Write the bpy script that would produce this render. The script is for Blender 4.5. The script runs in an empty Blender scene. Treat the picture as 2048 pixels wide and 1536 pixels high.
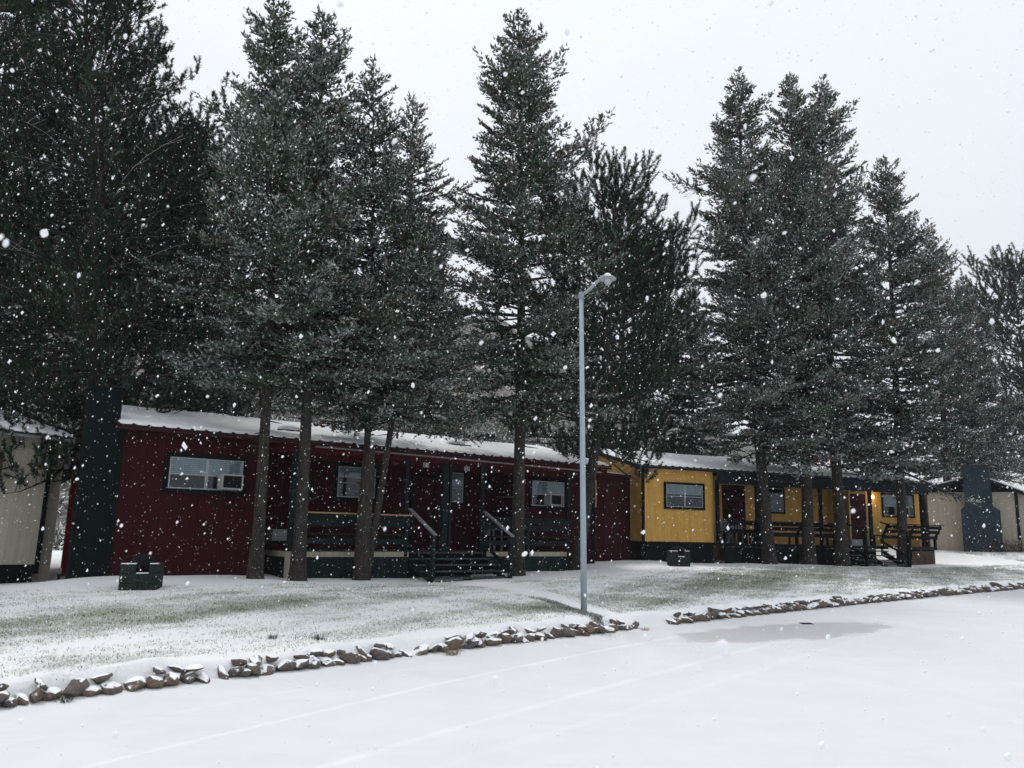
import bpy, math, random
import numpy as np
from mathutils import Matrix, Vector
scene = bpy.context.scene
COL = scene.collection
# ------------------------------------------------------------------ camera, light, exposure
F_PX, PITCH, ROLL, EYE = 1607.0, math.radians(10.0), math.radians(0.7), 1.6
FWD = np.array([0, math.cos(PITCH), math.sin(PITCH)])
_r0 = np.array([1., 0, 0]); _u0 = np.array([0, -math.sin(PITCH), math.cos(PITCH)])
RIGHT = math.cos(ROLL)*_r0 + math.sin(ROLL)*_u0
UP = -math.sin(ROLL)*_r0 + math.cos(ROLL)*_u0
CAMP = np.array([0, 0, EYE])
cam_data = bpy.data.cameras.new('camera'); cam = bpy.data.objects.new('camera', cam_data); COL.objects.link(cam)
M = Matrix.Identity(4)
for i in range(3):
    M[i][0], M[i][1], M[i][2], M[i][3] = RIGHT[i], UP[i], -FWD[i], CAMP[i]
cam.matrix_world = M
cam_data.sensor_width = 36.0; cam_data.lens = 36.0*F_PX/2048.0
cam_data.clip_start = 0.05; cam_data.clip_end = 2000
cam_data.dof.use_dof = True; cam_data.dof.focus_distance = 18.0; cam_data.dof.aperture_fstop = 5.5
scene.camera = cam
world = bpy.data.worlds.new('World'); scene.world = world; world.use_nodes = True
wn = world.node_tree.nodes; wl = world.node_tree.links; wn.clear()
w_out = wn.new('ShaderNodeOutputWorld')
sky = wn.new('ShaderNodeTexSky'); sky.sky_type = 'NISHITA'; sky.sun_disc = False
SUN_EL, SUN_ROT = math.radians(58), math.radians(-27)
sky.sun_elevation = SUN_EL; sky.sun_rotation = SUN_ROT
sky.air_density = 1.0; sky.dust_density = 6.0
hs = wn.new('ShaderNodeHueSaturation'); hs.inputs['Saturation'].default_value = 0.25
wl.new(sky.outputs[0], hs.inputs['Color'])
bg1 = wn.new('ShaderNodeBackground'); bg1.inputs[1].default_value = 0.006
wl.new(hs.outputs[0], bg1.inputs[0])
tc = wn.new('ShaderNodeTexCoord'); nz = wn.new('ShaderNodeTexNoise'); nz.inputs['Scale'].default_value = 1.6; nz.inputs['Detail'].default_value = 3
wl.new(tc.outputs['Generated'], nz.inputs['Vector'])
cr = wn.new('ShaderNodeValToRGB')
cr.color_ramp.elements[0].position = 0.3; cr.color_ramp.elements[0].color = (0.725, 0.755, 0.81, 1)
cr.color_ramp.elements[1].position = 0.7; cr.color_ramp.elements[1].color = (0.79, 0.825, 0.88, 1)
wl.new(nz.outputs[0], cr.inputs[0])
bg2 = wn.new('ShaderNodeBackground'); bg2.inputs[1].default_value = 0.94; wl.new(cr.outputs[0], bg2.inputs[0])
# an overcast sky is brighter overhead than at the horizon, all the way round
sxyz = wn.new('ShaderNodeSeparateXYZ'); wl.new(tc.outputs['Generated'], sxyz.inputs[0])
m1 = wn.new('ShaderNodeMath'); m1.operation = 'MAXIMUM'; m1.inputs[1].default_value = 0; wl.new(sxyz.outputs[2], m1.inputs[0])
m2 = wn.new('ShaderNodeMath'); m2.operation = 'MULTIPLY_ADD'; m2.inputs[1].default_value = 0.94*0.40; m2.inputs[2].default_value = 0.94; wl.new(m1.outputs[0], m2.inputs[0])
wl.new(m2.outputs[0], bg2.inputs[1])
ad = wn.new('ShaderNodeAddShader'); wl.new(bg1.outputs[0], ad.inputs[0]); wl.new(bg2.outputs[0], ad.inputs[1]); wl.new(ad.outputs[0], w_out.inputs[0])
sd = bpy.data.lights.new('sun', 'SUN'); sd.energy = 1.5; sd.angle = math.radians(14); sd.color = (1, 0.97, 0.93)
sun = bpy.data.objects.new('sun', sd); COL.objects.link(sun)
_sv = Vector((math.sin(SUN_ROT)*math.cos(SUN_EL), math.cos(SUN_ROT)*math.cos(SUN_EL), math.sin(SUN_EL)))
sun.rotation_euler = _sv.to_track_quat('Z', 'Y').to_euler()
scene.view_settings.view_transform = 'Standard'; scene.view_settings.look = 'None'
scene.view_settings.exposure = 0.0; scene.view_settings.gamma = 1.0
scene.view_settings.use_curve_mapping = False
scene.render.engine = 'CYCLES'
scene.cycles.max_bounces = 5; scene.cycles.diffuse_bounces = 3; scene.cycles.glossy_bounces = 2
scene.cycles.transparent_max_bounces = 8; scene.cycles.transmission_bounces = 2; scene.cycles.volume_bounces = 1
scene.cycles.use_adaptive_sampling = True; scene.cycles.adaptive_threshold = 0.02
scene.cycles.use_denoising = True; scene.cycles.denoiser = 'OPENIMAGEDENOISE'
rng = np.random.default_rng(7); random.seed(7)

# ------------------------------------------------------------------ helpers
def ray(px, py): return FWD + (px-1024)/F_PX*RIGHT + (768-py)/F_PX*UP
def at_z(px, py, z):
    d = ray(px, py); return CAMP + d*((z-EYE)/d[2])
def at_y(px, py, Y):
    d = ray(px, py); return CAMP + d*(Y/d[1])

class Frame:
    """A building's own axes: x along its front eave, y into the building, z up; the eave is at local height eh."""
    def __init__(s, A, B, eh):
        A = np.array(A); B = np.array(B); s.L = float(np.linalg.norm(B-A)); s.X = (B-A)/s.L
        s.Y = np.array([-s.X[1], s.X[0], 0]); s.Y /= np.linalg.norm(s.Y); s.Z = np.cross(s.X, s.Y)
        s.O = A - s.Z*eh
    def loc(s, px, py, yp):
        d = ray(px, py); t = ((s.O+s.Y*yp-CAMP)@s.Y)/(d@s.Y); q = CAMP+d*t-s.O
        return float(q@s.X), float(q@s.Z)
    def x(s, px, py, yp): return s.loc(px, py, yp)[0]
    def w(s, x, y, z): return s.O + s.X*x + s.Y*y + s.Z*z
    def matrix(s):
        m = Matrix.Identity(4)
        for i in range(3): m[i][0], m[i][1], m[i][2], m[i][3] = s.X[i], s.Y[i], s.Z[i], s.O[i]
        return m

def empty(name, label, cat, group=None, mat=None, loc=None):
    o = bpy.data.objects.new(name, None); COL.objects.link(o)
    o.empty_display_size = 0.1
    if mat is not None: o.matrix_world = mat
    if loc is not None: o.location = loc
    o['label'] = label; o['category'] = cat
    if group: o['group'] = group
    return o

class MB:
    def __init__(s): s.v = []; s.f = []
    def add(s, vs, fs):
        n = len(s.v); s.v += [tuple(p) for p in vs]; s.f += [tuple(i+n for i in f) for f in fs]; return s
    def box(s, x0, x1, y0, y1, z0, z1):
        return s.add([(x0,y0,z0),(x1,y0,z0),(x1,y1,z0),(x0,y1,z0),(x0,y0,z1),(x1,y0,z1),(x1,y1,z1),(x0,y1,z1)],
                     [(0,3,2,1),(4,5,6,7),(0,1,5,4),(1,2,6,5),(2,3,7,6),(3,0,4,7)])
    def beam(s, a, b, w, h, up=(0,0,1)):
        a = Vector(a); b = Vector(b); d = (b-a).normalized(); side = d.cross(Vector(up)).normalized(); u = side.cross(d)
        vs = []
        for p in (a, b):
            for sx, sz in ((-1,-1),(1,-1),(1,1),(-1,1)): vs.append(p + side*(sx*w/2) + u*(sz*h/2))
        return s.add(vs, [(3,2,1,0),(4,5,6,7),(0,1,5,4),(1,2,6,5),(2,3,7,6),(3,0,4,7)])
    def tube(s, pts, rads, n=8, cap=True):
        pts = [Vector(p) for p in pts]; vs = []; fs = []
        for i, p in enumerate(pts):
            d = (pts[min(i+1, len(pts)-1)] - pts[max(i-1, 0)]).normalized()
            a = d.cross(Vector((0.13, 0.97, 0.21))).normalized(); b = d.cross(a)
            for k in range(n):
                t = 2*math.pi*k/n; vs.append(p + (a*math.cos(t)+b*math.sin(t))*rads[i])
        for i in range(len(pts)-1):
            for k in range(n): fs.append((i*n+k, i*n+(k+1)%n, (i+1)*n+(k+1)%n, (i+1)*n+k))
        if cap: fs.append(tuple(range(n))[::-1]); fs.append(tuple(range((len(pts)-1)*n, len(pts)*n)))
        return s.add(vs, fs)
    def prism(s, prof, x0, x1):
        """profile in (y, z), extruded along x"""
        n = len(prof); vs = [(x0,)+tuple(p) for p in prof] + [(x1,)+tuple(p) for p in prof]
        fs = [tuple(range(n)), tuple(range(n, 2*n))[::-1]] + [(i, i+n, (i+1)%n+n, (i+1)%n) for i in range(n)]
        return s.add(vs, fs)
    def build(s, name, mat, parent=None, smooth=False, bevel=0.0):
        me = bpy.data.meshes.new(name); me.from_pydata([tuple(p) for p in s.v], [], s.f); me.update()
        o = bpy.data.objects.new(name, me); COL.objects.link(o); me.materials.append(mat)
        if smooth: me.polygons.foreach_set('use_smooth', [True]*len(me.polygons))
        if parent is not None: o.parent = parent
        if bevel:
            m = o.modifiers.new('bevel', 'BEVEL'); m.width = bevel; m.segments = 1; m.limit_method = 'ANGLE'
        return o

def mesh_np(name, V, Fa, mat, parent=None, k=3, tint=None, smooth=False):
    me = bpy.data.meshes.new(name); V = np.asarray(V, np.float32); Fa = np.asarray(Fa, np.int32)
    me.vertices.add(len(V)); me.vertices.foreach_set('co', V.ravel())
    nf = len(Fa); me.loops.add(nf*k); me.loops.foreach_set('vertex_index', Fa.ravel())
    me.polygons.add(nf); me.polygons.foreach_set('loop_start', np.arange(0, nf*k, k, dtype=np.int32))
    me.polygons.foreach_set('use_smooth', np.full(nf, smooth))
    me.update(calc_edges=True)
    if tint is not None:
        at = me.attributes.new('tint', 'FLOAT_COLOR', 'FACE')
        c = np.ones((nf, 4), np.float32); c[:, :3] = tint; at.data.foreach_set('color', c.ravel())
    me.materials.append(mat)
    o = bpy.data.objects.new(name, me); COL.objects.link(o)
    if parent is not None: o.parent = parent
    return o

# ------------------------------------------------------------------ materials
def new_mat(name):
    m = bpy.data.materials.new(name); m.use_nodes = True; nt = m.node_tree
    return m, nt.nodes, nt.links, nt.nodes['Principled BSDF']
def noise(n, l, scale, detail=4, rough=0.55, coord='Object'):
    t = n.new('ShaderNodeTexCoord'); x = n.new('ShaderNodeTexNoise')
    x.inputs['Scale'].default_value = scale; x.inputs['Detail'].default_value = detail; x.inputs['Roughness'].default_value = rough
    if coord == 'World':
        g = n.new('ShaderNodeNewGeometry'); l.new(g.outputs['Position'], x.inputs['Vector'])
    else: l.new(t.outputs[coord], x.inputs['Vector'])
    return x
def ramp(n, l, src, stops):
    r = n.new('ShaderNodeValToRGB'); e = r.color_ramp.elements
    while len(e) < len(stops): e.new(0.5)
    for i, (p, c) in enumerate(stops):
        e[i].position = p; e[i].color = tuple(c)+(1,) if len(c) == 3 else c
    l.new(src, r.inputs[0]); return r
def mixc(n, l, fac, a, b):
    m = n.new('ShaderNodeMix'); m.data_type = 'RGBA'
    for s, v in ((m.inputs[0], fac), (m.inputs[6], a), (m.inputs[7], b)):
        if hasattr(v, 'is_linked') or hasattr(v, 'links'): l.new(v, s)
        else: s.default_value = v if isinstance(v, float) else tuple(v)+(1,)
    return m.outputs[2]
def math_n(n, l, op, a, b=None, clamp=False):
    m = n.new('ShaderNodeMath'); m.operation = op; m.use_clamp = clamp
    for i, v in enumerate((a, b)):
        if v is None: continue
        if isinstance(v, (int, float)): m.inputs[i].default_value = v
        else: l.new(v, m.inputs[i])
    return m.outputs[0]
def bump(n, l, p, src, strength=0.3, dist=0.02):
    b = n.new('ShaderNodeBump'); b.inputs['Strength'].default_value = strength; b.inputs['Distance'].default_value = dist
    l.new(src, b.inputs['Height']); l.new(b.outputs[0], p.inputs['Normal']); return b
def paint(name, col, var=0.25, scale=3.0, rough=0.75, grooves=0.0, frost=0.0):
    """painted board: uneven colour, faint vertical grooves, wind-blown frost"""
    m, n, l, p = new_mat(name)
    x = noise(n, l, scale, 6, 0.65)
    c = np.array(col); r = ramp(n, l, x.outputs[0], [(0.3, tuple(c*(1-var))), (0.7, tuple(np.minimum(c*(1+var), 1)))])
    out = r.outputs[0]
    # streaks of dirt running down
    t = n.new('ShaderNodeTexCoord'); mp = n.new('ShaderNodeMapping'); mp.inputs['Scale'].default_value = (9, 9, 0.5)
    l.new(t.outputs['Object'], mp.inputs[0]); s = n.new('ShaderNodeTexNoise'); s.inputs['Scale'].default_value = 1.3; s.inputs['Detail'].default_value = 5
    l.new(mp.outputs[0], s.inputs['Vector'])
    sr = ramp(n, l, s.outputs[0], [(0.45, (0, 0, 0)), (0.75, (1, 1, 1))])
    out = mixc(n, l, math_n(n, l, 'MULTIPLY', sr.outputs[0], 0.35), out, tuple(c*0.45+0.002))
    if frost:
        f = noise(n, l, 35, 3); fr = ramp(n, l, f.outputs[0], [(0.66-frost*0.1, (0,0,0)), (0.72, (1,1,1))])
        out = mixc(n, l, math_n(n, l, 'MULTIPLY', fr.outputs[0], frost), out, (0.6, 0.62, 0.64))
    l.new(out, p.inputs['Base Color']); p.inputs['Roughness'].default_value = rough
    p.inputs['Specular IOR Level'].default_value = 0.06
    if grooves:
        w = n.new('ShaderNodeTexWave'); w.wave_type = 'BANDS'; w.bands_direction = 'X'; w.inputs['Scale'].default_value = grooves; w.inputs['Distortion'].default_value = 0
        l.new(t.outputs['Object'], w.inputs['Vector'])
        wr = ramp(n, l, w.outputs[0], [(0.0, (0,0,0)), (0.06, (1,1,1))])
        bump(n, l, p, wr.outputs[0], 0.6, 0.01)
    else: bump(n, l, p, x.outputs[0], 0.15, 0.01)
    return m
def snow_mat(name, col=(0.86, 0.88, 0.91), bs=0.25):
    m, n, l, p = new_mat(name)
    x = noise(n, l, 2.2, 8, 0.6, 'World'); y = noise(n, l, 60, 3, 0.6, 'World')
    c = np.array(col)
    r = ramp(n, l, x.outputs[0], [(0.3, tuple(c*0.95)), (0.7, tuple(c))])
    l.new(r.outputs[0], p.inputs['Base Color']); p.inputs['Roughness'].default_value = 0.9
    p.inputs['Specular IOR Level'].default_value = 0.15
    a = math_n(n, l, 'ADD', math_n(n, l, 'MULTIPLY', x.outputs[0], 2.0), math_n(n, l, 'MULTIPLY', y.outputs[0], 0.25))
    bump(n, l, p, a, bs, 0.04)
    return m
MAT_SNOW = snow_mat('snow', (0.90, 0.915, 0.935)); MAT_PATH_SNOW = snow_mat('trodden_snow', (0.82, 0.83, 0.845))
MAT_RED = paint('red_paint', (0.028, 0.0038, 0.0065), 0.2, grooves=1.6)
MAT_RED_TRIM = paint('red_trim_paint', (0.052, 0.006, 0.010), 0.2)
MAT_DOOR = paint('door_paint', (0.030, 0.005, 0.009), 0.2)
MAT_TEAL = paint('teal_paint', (0.009, 0.018, 0.019), 0.3, frost=0.25)
MAT_TEAL_DARK = paint('dark_teal_paint', (0.0030, 0.0070, 0.0080), 0.3)
MAT_SLATE = paint('slate_blue_paint', (0.012, 0.019, 0.026), 0.25, frost=0.1)
MAT_STEEL = paint('blue_grey_chimney_paint', (0.024, 0.043, 0.056), 0.25, frost=0.15)
MAT_YELLOW = paint('yellow_paint', (0.58, 0.34, 0.090), 0.09, grooves=1.6)
MAT_BEIGE = paint('beige_stucco', (0.42, 0.38, 0.31), 0.07, scale=1.2)
MAT_CREAM = paint('cream_trim', (0.33, 0.30, 0.23), 0.15)
MAT_TAN = paint('tan_rail', (0.38, 0.27, 0.13), 0.15)
MAT_SOFFIT = paint('soffit_grey', (0.22, 0.22, 0.22), 0.1)
MAT_BLACK = paint('black_iron', (0.012, 0.012, 0.013), 0.2)
MAT_SILVER = paint('weathered_rail', (0.20, 0.21, 0.22), 0.2)
MAT_WFRAME = paint('window_aluminium', (0.30, 0.33, 0.34), 0.1, rough=0.5)
MAT_BLIND = paint('blind_slats', (0.44, 0.46, 0.47), 0.08)
MAT_AC = paint('air_conditioner_casing', (0.32, 0.33, 0.32), 0.1)
MAT_DARK = paint('unlit_room_black', (0.008, 0.008, 0.009), 0.2)  # near-black that paints in the darkness of the rooms behind the windows
MAT_METAL = paint('roof_metal', (0.035, 0.012, 0.014), 0.2, rough=0.5)
MAT_METAL_D = paint('roof_metal_dark', (0.03, 0.035, 0.04), 0.2, rough=0.5)
MAT_PIPE = paint('red_vent_pipe', (0.30, 0.015, 0.02), 0.15)
MAT_POLE = paint('galvanised_pole', (0.36, 0.43, 0.48), 0.10, rough=0.5)
MAT_LOG = paint('brown_log', (0.075, 0.052, 0.036), 0.35, frost=0.2)
MAT_BLOCK = paint('painted_concrete_block', (0.018, 0.028, 0.025), 0.3, frost=0.25)
MAT_SIGN = paint('number_plate_face', (0.42, 0.42, 0.42), 0.08)
MAT_INK = paint('number_ink', (0.02, 0.02, 0.03), 0.1)
MAT_PLASTIC = paint('grey_plastic', (0.22, 0.24, 0.25), 0.1)
def glass_mat():
    m, n, l, p = new_mat('window_glass'); out = n['Material Output']
    tr = n.new('ShaderNodeBsdfTransparent'); tr.inputs[0].default_value = (0.75, 0.8, 0.82, 1)
    gl = n.new('ShaderNodeBsdfGlossy'); gl.inputs['Roughness'].default_value = 0.06; gl.inputs[0].default_value = (0.8, 0.85, 0.9, 1)
    mx = n.new('ShaderNodeMixShader'); mx.inputs[0].default_value = 0.035
    l.new(tr.outputs[0], mx.inputs[1]); l.new(gl.outputs[0], mx.inputs[2]); l.new(mx.outputs[0], out.inputs[0]); return m
MAT_GLASS = glass_mat()
def tint_mat(name, rough=0.75):
    m, n, l, p = new_mat(name); a = n.new('ShaderNodeAttribute'); a.attribute_name = 'tint'
    l.new(a.outputs['Color'], p.inputs['Base Color']); p.inputs['Roughness'].default_value = rough
    p.inputs['Specular IOR Level'].default_value = 0.1; return m
MAT_NEEDLE = tint_mat('conifer_needles')
MAT_GRASS = tint_mat('grass_blades')
def bark_mat(name, a, b, frost=0.25):
    m, n, l, p = new_mat(name)
    t = n.new('ShaderNodeTexCoord'); mp = n.new('ShaderNodeMapping'); mp.inputs['Scale'].default_value = (14, 14, 4); l.new(t.outputs['Object'], mp.inputs[0])
    x = n.new('ShaderNodeTexNoise'); x.inputs['Scale'].default_value = 1.2; x.inputs['Detail'].default_value = 6; x.inputs['Roughness'].default_value = 0.7
    l.new(mp.outputs[0], x.inputs['Vector'])
    r = ramp(n, l, x.outputs[0], [(0.3, a), (0.7, b)])
    f = noise(n, l, 22, 4, 0.7); fr = ramp(n, l, f.outputs[0], [(0.60, (0,0,0)), (0.70, (1,1,1))])
    out = mixc(n, l, math_n(n, l, 'MULTIPLY', fr.outputs[0], frost), r.outputs[0], (0.5, 0.52, 0.52))
    l.new(out, p.inputs['Base Color']); p.inputs['Roughness'].default_value = 0.9; p.inputs['Specular IOR Level'].default_value = 0.1
    bump(n, l, p, x.outputs[0], 0.8, 0.04); return m
MAT_BARK = bark_mat('spruce_bark', (0.016, 0.014, 0.012), (0.060, 0.054, 0.048))
MAT_BARK_P = bark_mat('pine_bark', (0.06, 0.030, 0.020), (0.22, 0.10, 0.06), 0.1)
def stone_mat():
    m, n, l, p = new_mat('field_stone')
    oi = n.new('ShaderNodeObjectInfo')
    base = ramp(n, l, oi.outputs['Random'], [(0.0, (0.17, 0.115, 0.085)), (0.25, (0.15, 0.145, 0.13)), (0.5, (0.20, 0.145, 0.095)), (0.75, (0.105, 0.095, 0.10)), (1.0, (0.19, 0.155, 0.125))])
    x = noise(n, l, 5, 6, 0.7); v = ramp(n, l, x.outputs[0], [(0.3, (0.5, 0.5, 0.5)), (0.7, (1.15, 1.15, 1.15))])
    mu = n.new('ShaderNodeMix'); mu.data_type = 'RGBA'; mu.blend_type = 'MULTIPLY'; mu.inputs[0].default_value = 1
    l.new(base.outputs[0], mu.inputs[6]); l.new(v.outputs[0], mu.inputs[7])
    g = n.new('ShaderNodeNewGeometry'); sx = n.new('ShaderNodeSeparateXYZ'); l.new(g.outputs['Normal'], sx.inputs[0])
    w = noise(n, l, 9, 5, 0.7, 'World')
    s = math_n(n, l, 'ADD', sx.outputs[2], math_n(n, l, 'MULTIPLY', math_n(n, l, 'SUBTRACT', w.outputs[0], 0.5), 1.3))
    sr = ramp(n, l, s, [(0.70, (0,0,0)), (0.80, (1,1,1))])
    l.new(mixc(n, l, sr.outputs[0], mu.outputs[2], (0.86, 0.88, 0.91)), p.inputs['Base Color']); p.inputs['Roughness'].default_value = 0.9
    bump(n, l, p, x.outputs[0], 0.5, 0.03); return m
MAT_STONE = stone_mat()

# ------------------------------------------------------------------ the lie of the land
RED = Frame(at_y(246, 848, 16.9), at_y(1131, 925, 24.07), 3.3); RED_L = 14.05
YEL = Frame(at_y(1277, 929, 27.8), at_y(1858, 965, 33.5), 3.3); YEL_L = 14.15
WHT = Frame(at_y(0, 859, 16.9), at_y(110, 871.5, 17.8), 3.3)
BGE = Frame(at_y(1857, 985, 39.5), at_y(2040, 984, 37.2), 2.85)
base_px = [(34,1415),(79,1403),(147,1396),(239,1389),(318,1375),(386,1365),(444,1355),(547,1345),(697,1331),(841,1314),(951,1298),(1019,1285),(1084,1278),(1163,1273),(1265,1261),
           (1343,1250),(1425,1240),(1499,1232),(1581,1225),(1659,1217),(1768,1203),(1873,1193),(2010,1182)]
bp = np.array([at_z(x, y, 0)[:2] for x, y in base_px])
CURVE = np.polyfit(bp[:, 0], bp[:, 1], 3)
X_LO, X_HI = bp[0, 0]-0.5, bp[-1, 0]
def wall_y(x):
    x = np.asarray(x, float); xc = np.clip(x, X_LO, X_HI)
    d = np.polyder(CURVE); return np.polyval(CURVE, xc) + (x-xc)*np.polyval(d, xc)
def loc3(fr, px, py, yp):
    x, z = fr.loc(px, py, yp); return fr.w(x, yp, z)
gp = [loc3(RED, 246, 1150, .3), loc3(RED, 400, 1148, .3), loc3(RED, 510, 1157, -.75), loc3(RED, 595, 1163, -.7), loc3(RED, 724, 1160, -.6), loc3(RED, 862, 1164, -1.2),
      loc3(RED, 1018, 1158, -1.2), loc3(RED, 1033, 1151, -.8), loc3(RED, 1134, 1144, 0), loc3(RED, 1152, 1134, -.1), loc3(RED, 1190, 1126, .8),
      loc3(YEL, 1285, 1121, .3), loc3(YEL, 1380, 1126, .2), loc3(YEL, 1450, 1127, 0), loc3(YEL, 1540, 1129, -.6), loc3(YEL, 1617, 1129, -.6), loc3(YEL, 1690, 1132, -.6),
      loc3(YEL, 1808, 1134, -.8), loc3(YEL, 1865, 1128, 0), loc3(BGE, 1925, 1102, 0), loc3(BGE, 2036, 1104, 0), loc3(WHT, 30, 1166, .3), loc3(WHT, 90, 1166, .3),
      at_z(1168, 1225, .30), at_z(1230, 1120, .46)]
gp = np.array(gp)
def ground_hit(px, py):
    """where the line of sight meets the ground"""
    d = ray(px, py); lo, hi = 3.0, 60.0
    for t in np.arange(6, 60, .25):
        q = CAMP+d*t
        if q[2] < float(ground_z(q[0], q[1])): hi = t; lo = t-.25; break
    for _ in range(25):
        m = (lo+hi)/2; q = CAMP+d*m
        if q[2] < float(ground_z(q[0], q[1])): hi = m
        else: lo = m
    return CAMP+d*hi
def _lump(x, y, s, seed):
    r = np.random.default_rng(seed); out = 0
    for k in range(5):
        a = r.uniform(0, 6.28); f = s*(1.7**k); out = out + np.sin(x*math.cos(a)*f+y*math.sin(a)*f+r.uniform(0, 6.28))*(0.6**k)
    return out
def ground_z(x, y):
    x = np.asarray(x, float); y = np.asarray(y, float)
    d = y - wall_y(x)
    w = 0; s = 0
    for q in gp:
        k = 1.0/(((x-q[0])**2+(y-q[1])**2)+0.25)**1.6; w = w + k; s = s + k*q[2]
    # the kerb edge itself pins the ground to 0.2
    k = 3.0/((d*0.8)**2+0.25)**1.6; w = w + k; s = s + k*0.20
    z = s/w
    z = z + 0.012*_lump(x, y, 1.1, 3)
    e = np.clip(d/0.30, 0, 1); edge = e*e*(3-2*e)
    z = z*edge + (-0.03)*(1-edge)
    # the hill behind, higher on the left
    far = np.clip((y-34-0.25*np.abs(x-5))/70, 0, 1.6)
    az = x/np.maximum(y, 1)
    hgt = 20*np.clip(0.95-1.5*az, 0.12, 2.1)
    z = z + hgt*far**1.25*(1+0.10*_lump(x, y, 0.06, 9))
    return z

def strip(name, xs, ds, zf, mat, **kw):
    xs = np.asarray(xs); ds = np.asarray(ds); X, D = np.meshgrid(xs, ds, indexing='ij'); Y = wall_y(X) + D; Z = zf(X, Y, D)
    V = np.stack([X, Y, Z], -1).reshape(-1, 3); nx, nd = len(xs), len(ds)
    i, j = np.meshgrid(np.arange(nx-1), np.arange(nd-1), indexing='ij'); a = (i*nd+j).ravel()
    Fq = np.stack([a, a+nd, a+nd+1, a+1], -1)
    return mesh_np(name, V, Fq, mat, k=4, smooth=True, **kw)
def spaced(a, b, n, far, k):
    """fine between a and b, widening out to far on both sides"""
    g = np.geomspace((b-a)/n, far, k); return np.concatenate([a-g[::-1], np.linspace(a, b, n), b+g])

# lawn material: thin snow over short grass, thicker by the buildings
def lawn_mat():
    m, n, l, p = new_mat('snowy_lawn')
    g = n.new('ShaderNodeNewGeometry'); sx = n.new('ShaderNodeSeparateXYZ'); l.new(g.outputs['Position'], sx.inputs[0])
    big = noise(n, l, 0.45, 3, 0.5, 'World'); mid = noise(n, l, 3.0, 5, 0.65, 'World'); fine = noise(n, l, 28, 5, 0.75, 'World')
    f = math_n(n, l, 'ADD', math_n(n, l, 'MULTIPLY', big.outputs[0], 0.8), math_n(n, l, 'MULTIPLY', mid.outputs[0], 0.70))
    f = math_n(n, l, 'ADD', f, math_n(n, l, 'MULTIPLY', fine.outputs[0], 0.95))
    at = n.new('ShaderNodeAttribute'); at.attribute_name = 'grassy'
    f = math_n(n, l, 'ADD', f, math_n(n, l, 'MULTIPLY', at.outputs['Fac'], 0.62))
    gr = ramp(n, l, f, [(0.0, (0,0,0)), (1.0, (1,1,1))])
    mr = n.new('ShaderNodeMapRange'); l.new(f, mr.inputs[0]); mr.inputs[1].default_value = 1.12; mr.inputs[2].default_value = 1.58; mr.inputs[3].default_value = 0; mr.inputs[4].default_value = 0.85
    green = ramp(n, l, mid.outputs[0], [(0.35, (0.15, 0.19, 0.11)), (0.65, (0.22, 0.24, 0.15))])
    c = mixc(n, l, mr.outputs[0], (0.86, 0.87, 0.88), green.outputs[0])
    # far hillside: scrub and bare earth under snow
    hill = noise(n, l, 0.9, 8, 0.75, 'World'); hr = ramp(n, l, hill.outputs[0], [(0.38, (0.045, 0.042, 0.035)), (0.5, (0.10, 0.095, 0.085)), (0.70, (0.42, 0.43, 0.44))])
    mh = n.new('ShaderNodeMapRange'); l.new(sx.outputs[1], mh.inputs[0]); mh.inputs[1].default_value = 34; mh.inputs[2].default_value = 44
    c = mixc(n, l, mh.outputs[0], c, hr.outputs[0])
    l.new(c, p.inputs['Base Color']); p.inputs['Roughness'].default_value = 0.95; p.inputs['Specular IOR Level'].default_value = 0.1
    bump(n, l, p, math_n(n, l, 'ADD', fine.outputs[0], mid.outputs[0]), 0.5, 0.05); return m
def grassiness(X, Y):
    """how much grass shows: bare patches under the trees' drip line and beside the path, little next to the buildings"""
    d = Y - wall_y(X)
    g = 0.9*np.exp(-((X+8.2)**2/9+(d-4.3)**2/1.3)) + 0.5*np.exp(-((X+4.0)**2/8+(d-5.6)**2/0.8)) + 0.55*np.exp(-((X-6.2)**2/9+(d-4.2)**2/6)) + 0.4*np.exp(-((X-2.6)**2/1.5+(d-1.6)**2/1))
    g += 0.7*np.exp(-((X-0.5)**2/0.5+(d-2.3)**2/0.5)) + 0.35*np.exp(-((X-12)**2/30+(d-5)**2/4))
    g = g + 0.22*_lump(X, Y, 1.5, 31)*.6 + 0.22*_lump(X, Y, 4.2, 33)*.5 - .12
    for fr, y0 in ((RED, -1.6), (YEL, -1.3)):
        ly = (X-fr.O[0])*fr.Y[0]+(Y-fr.O[1])*fr.Y[1]; lx = (X-fr.O[0])*fr.X[0]+(Y-fr.O[1])*fr.X[1]
        near = np.clip((ly-y0+0.7)/0.9, 0, 1)*((lx > -6) & (lx < 18)); g = g*(1-near) - 0.75*near
    g -= 0.55*np.clip(1-d/0.8, 0, 1)
    return g
xs = np.concatenate([-14-np.geomspace(0.4, 180, 26)[::-1], np.arange(-14, 24, 0.14), 24+np.geomspace(0.3, 180, 26)])
ds = np.concatenate([[0, .04, .08, .12, .16, .2, .25, .3, .4, .5], np.arange(0.62, 13, 0.16), 13+np.geomspace(0.4, 320, 44)])
lumps = lambda X, Y: 0.035*_lump(X, Y, 4.5, 21)
ground = strip('ground', xs, ds, lambda X, Y, D: ground_z(X, Y) + lumps(X, Y)*np.exp(-(D-0.25)**2/0.05)*(D > 0.03), lawn_mat())
ground['kind'] = 'structure'
me = ground.data; co = np.empty(len(me.vertices)*3, np.float32); me.vertices.foreach_get('co', co); co = co.reshape(-1, 3)
at = me.attributes.new('grassy', 'FLOAT', 'POINT'); at.data.foreach_set('value', grassiness(co[:, 0].astype(float), co[:, 1].astype(float)).astype(np.float32))

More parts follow.
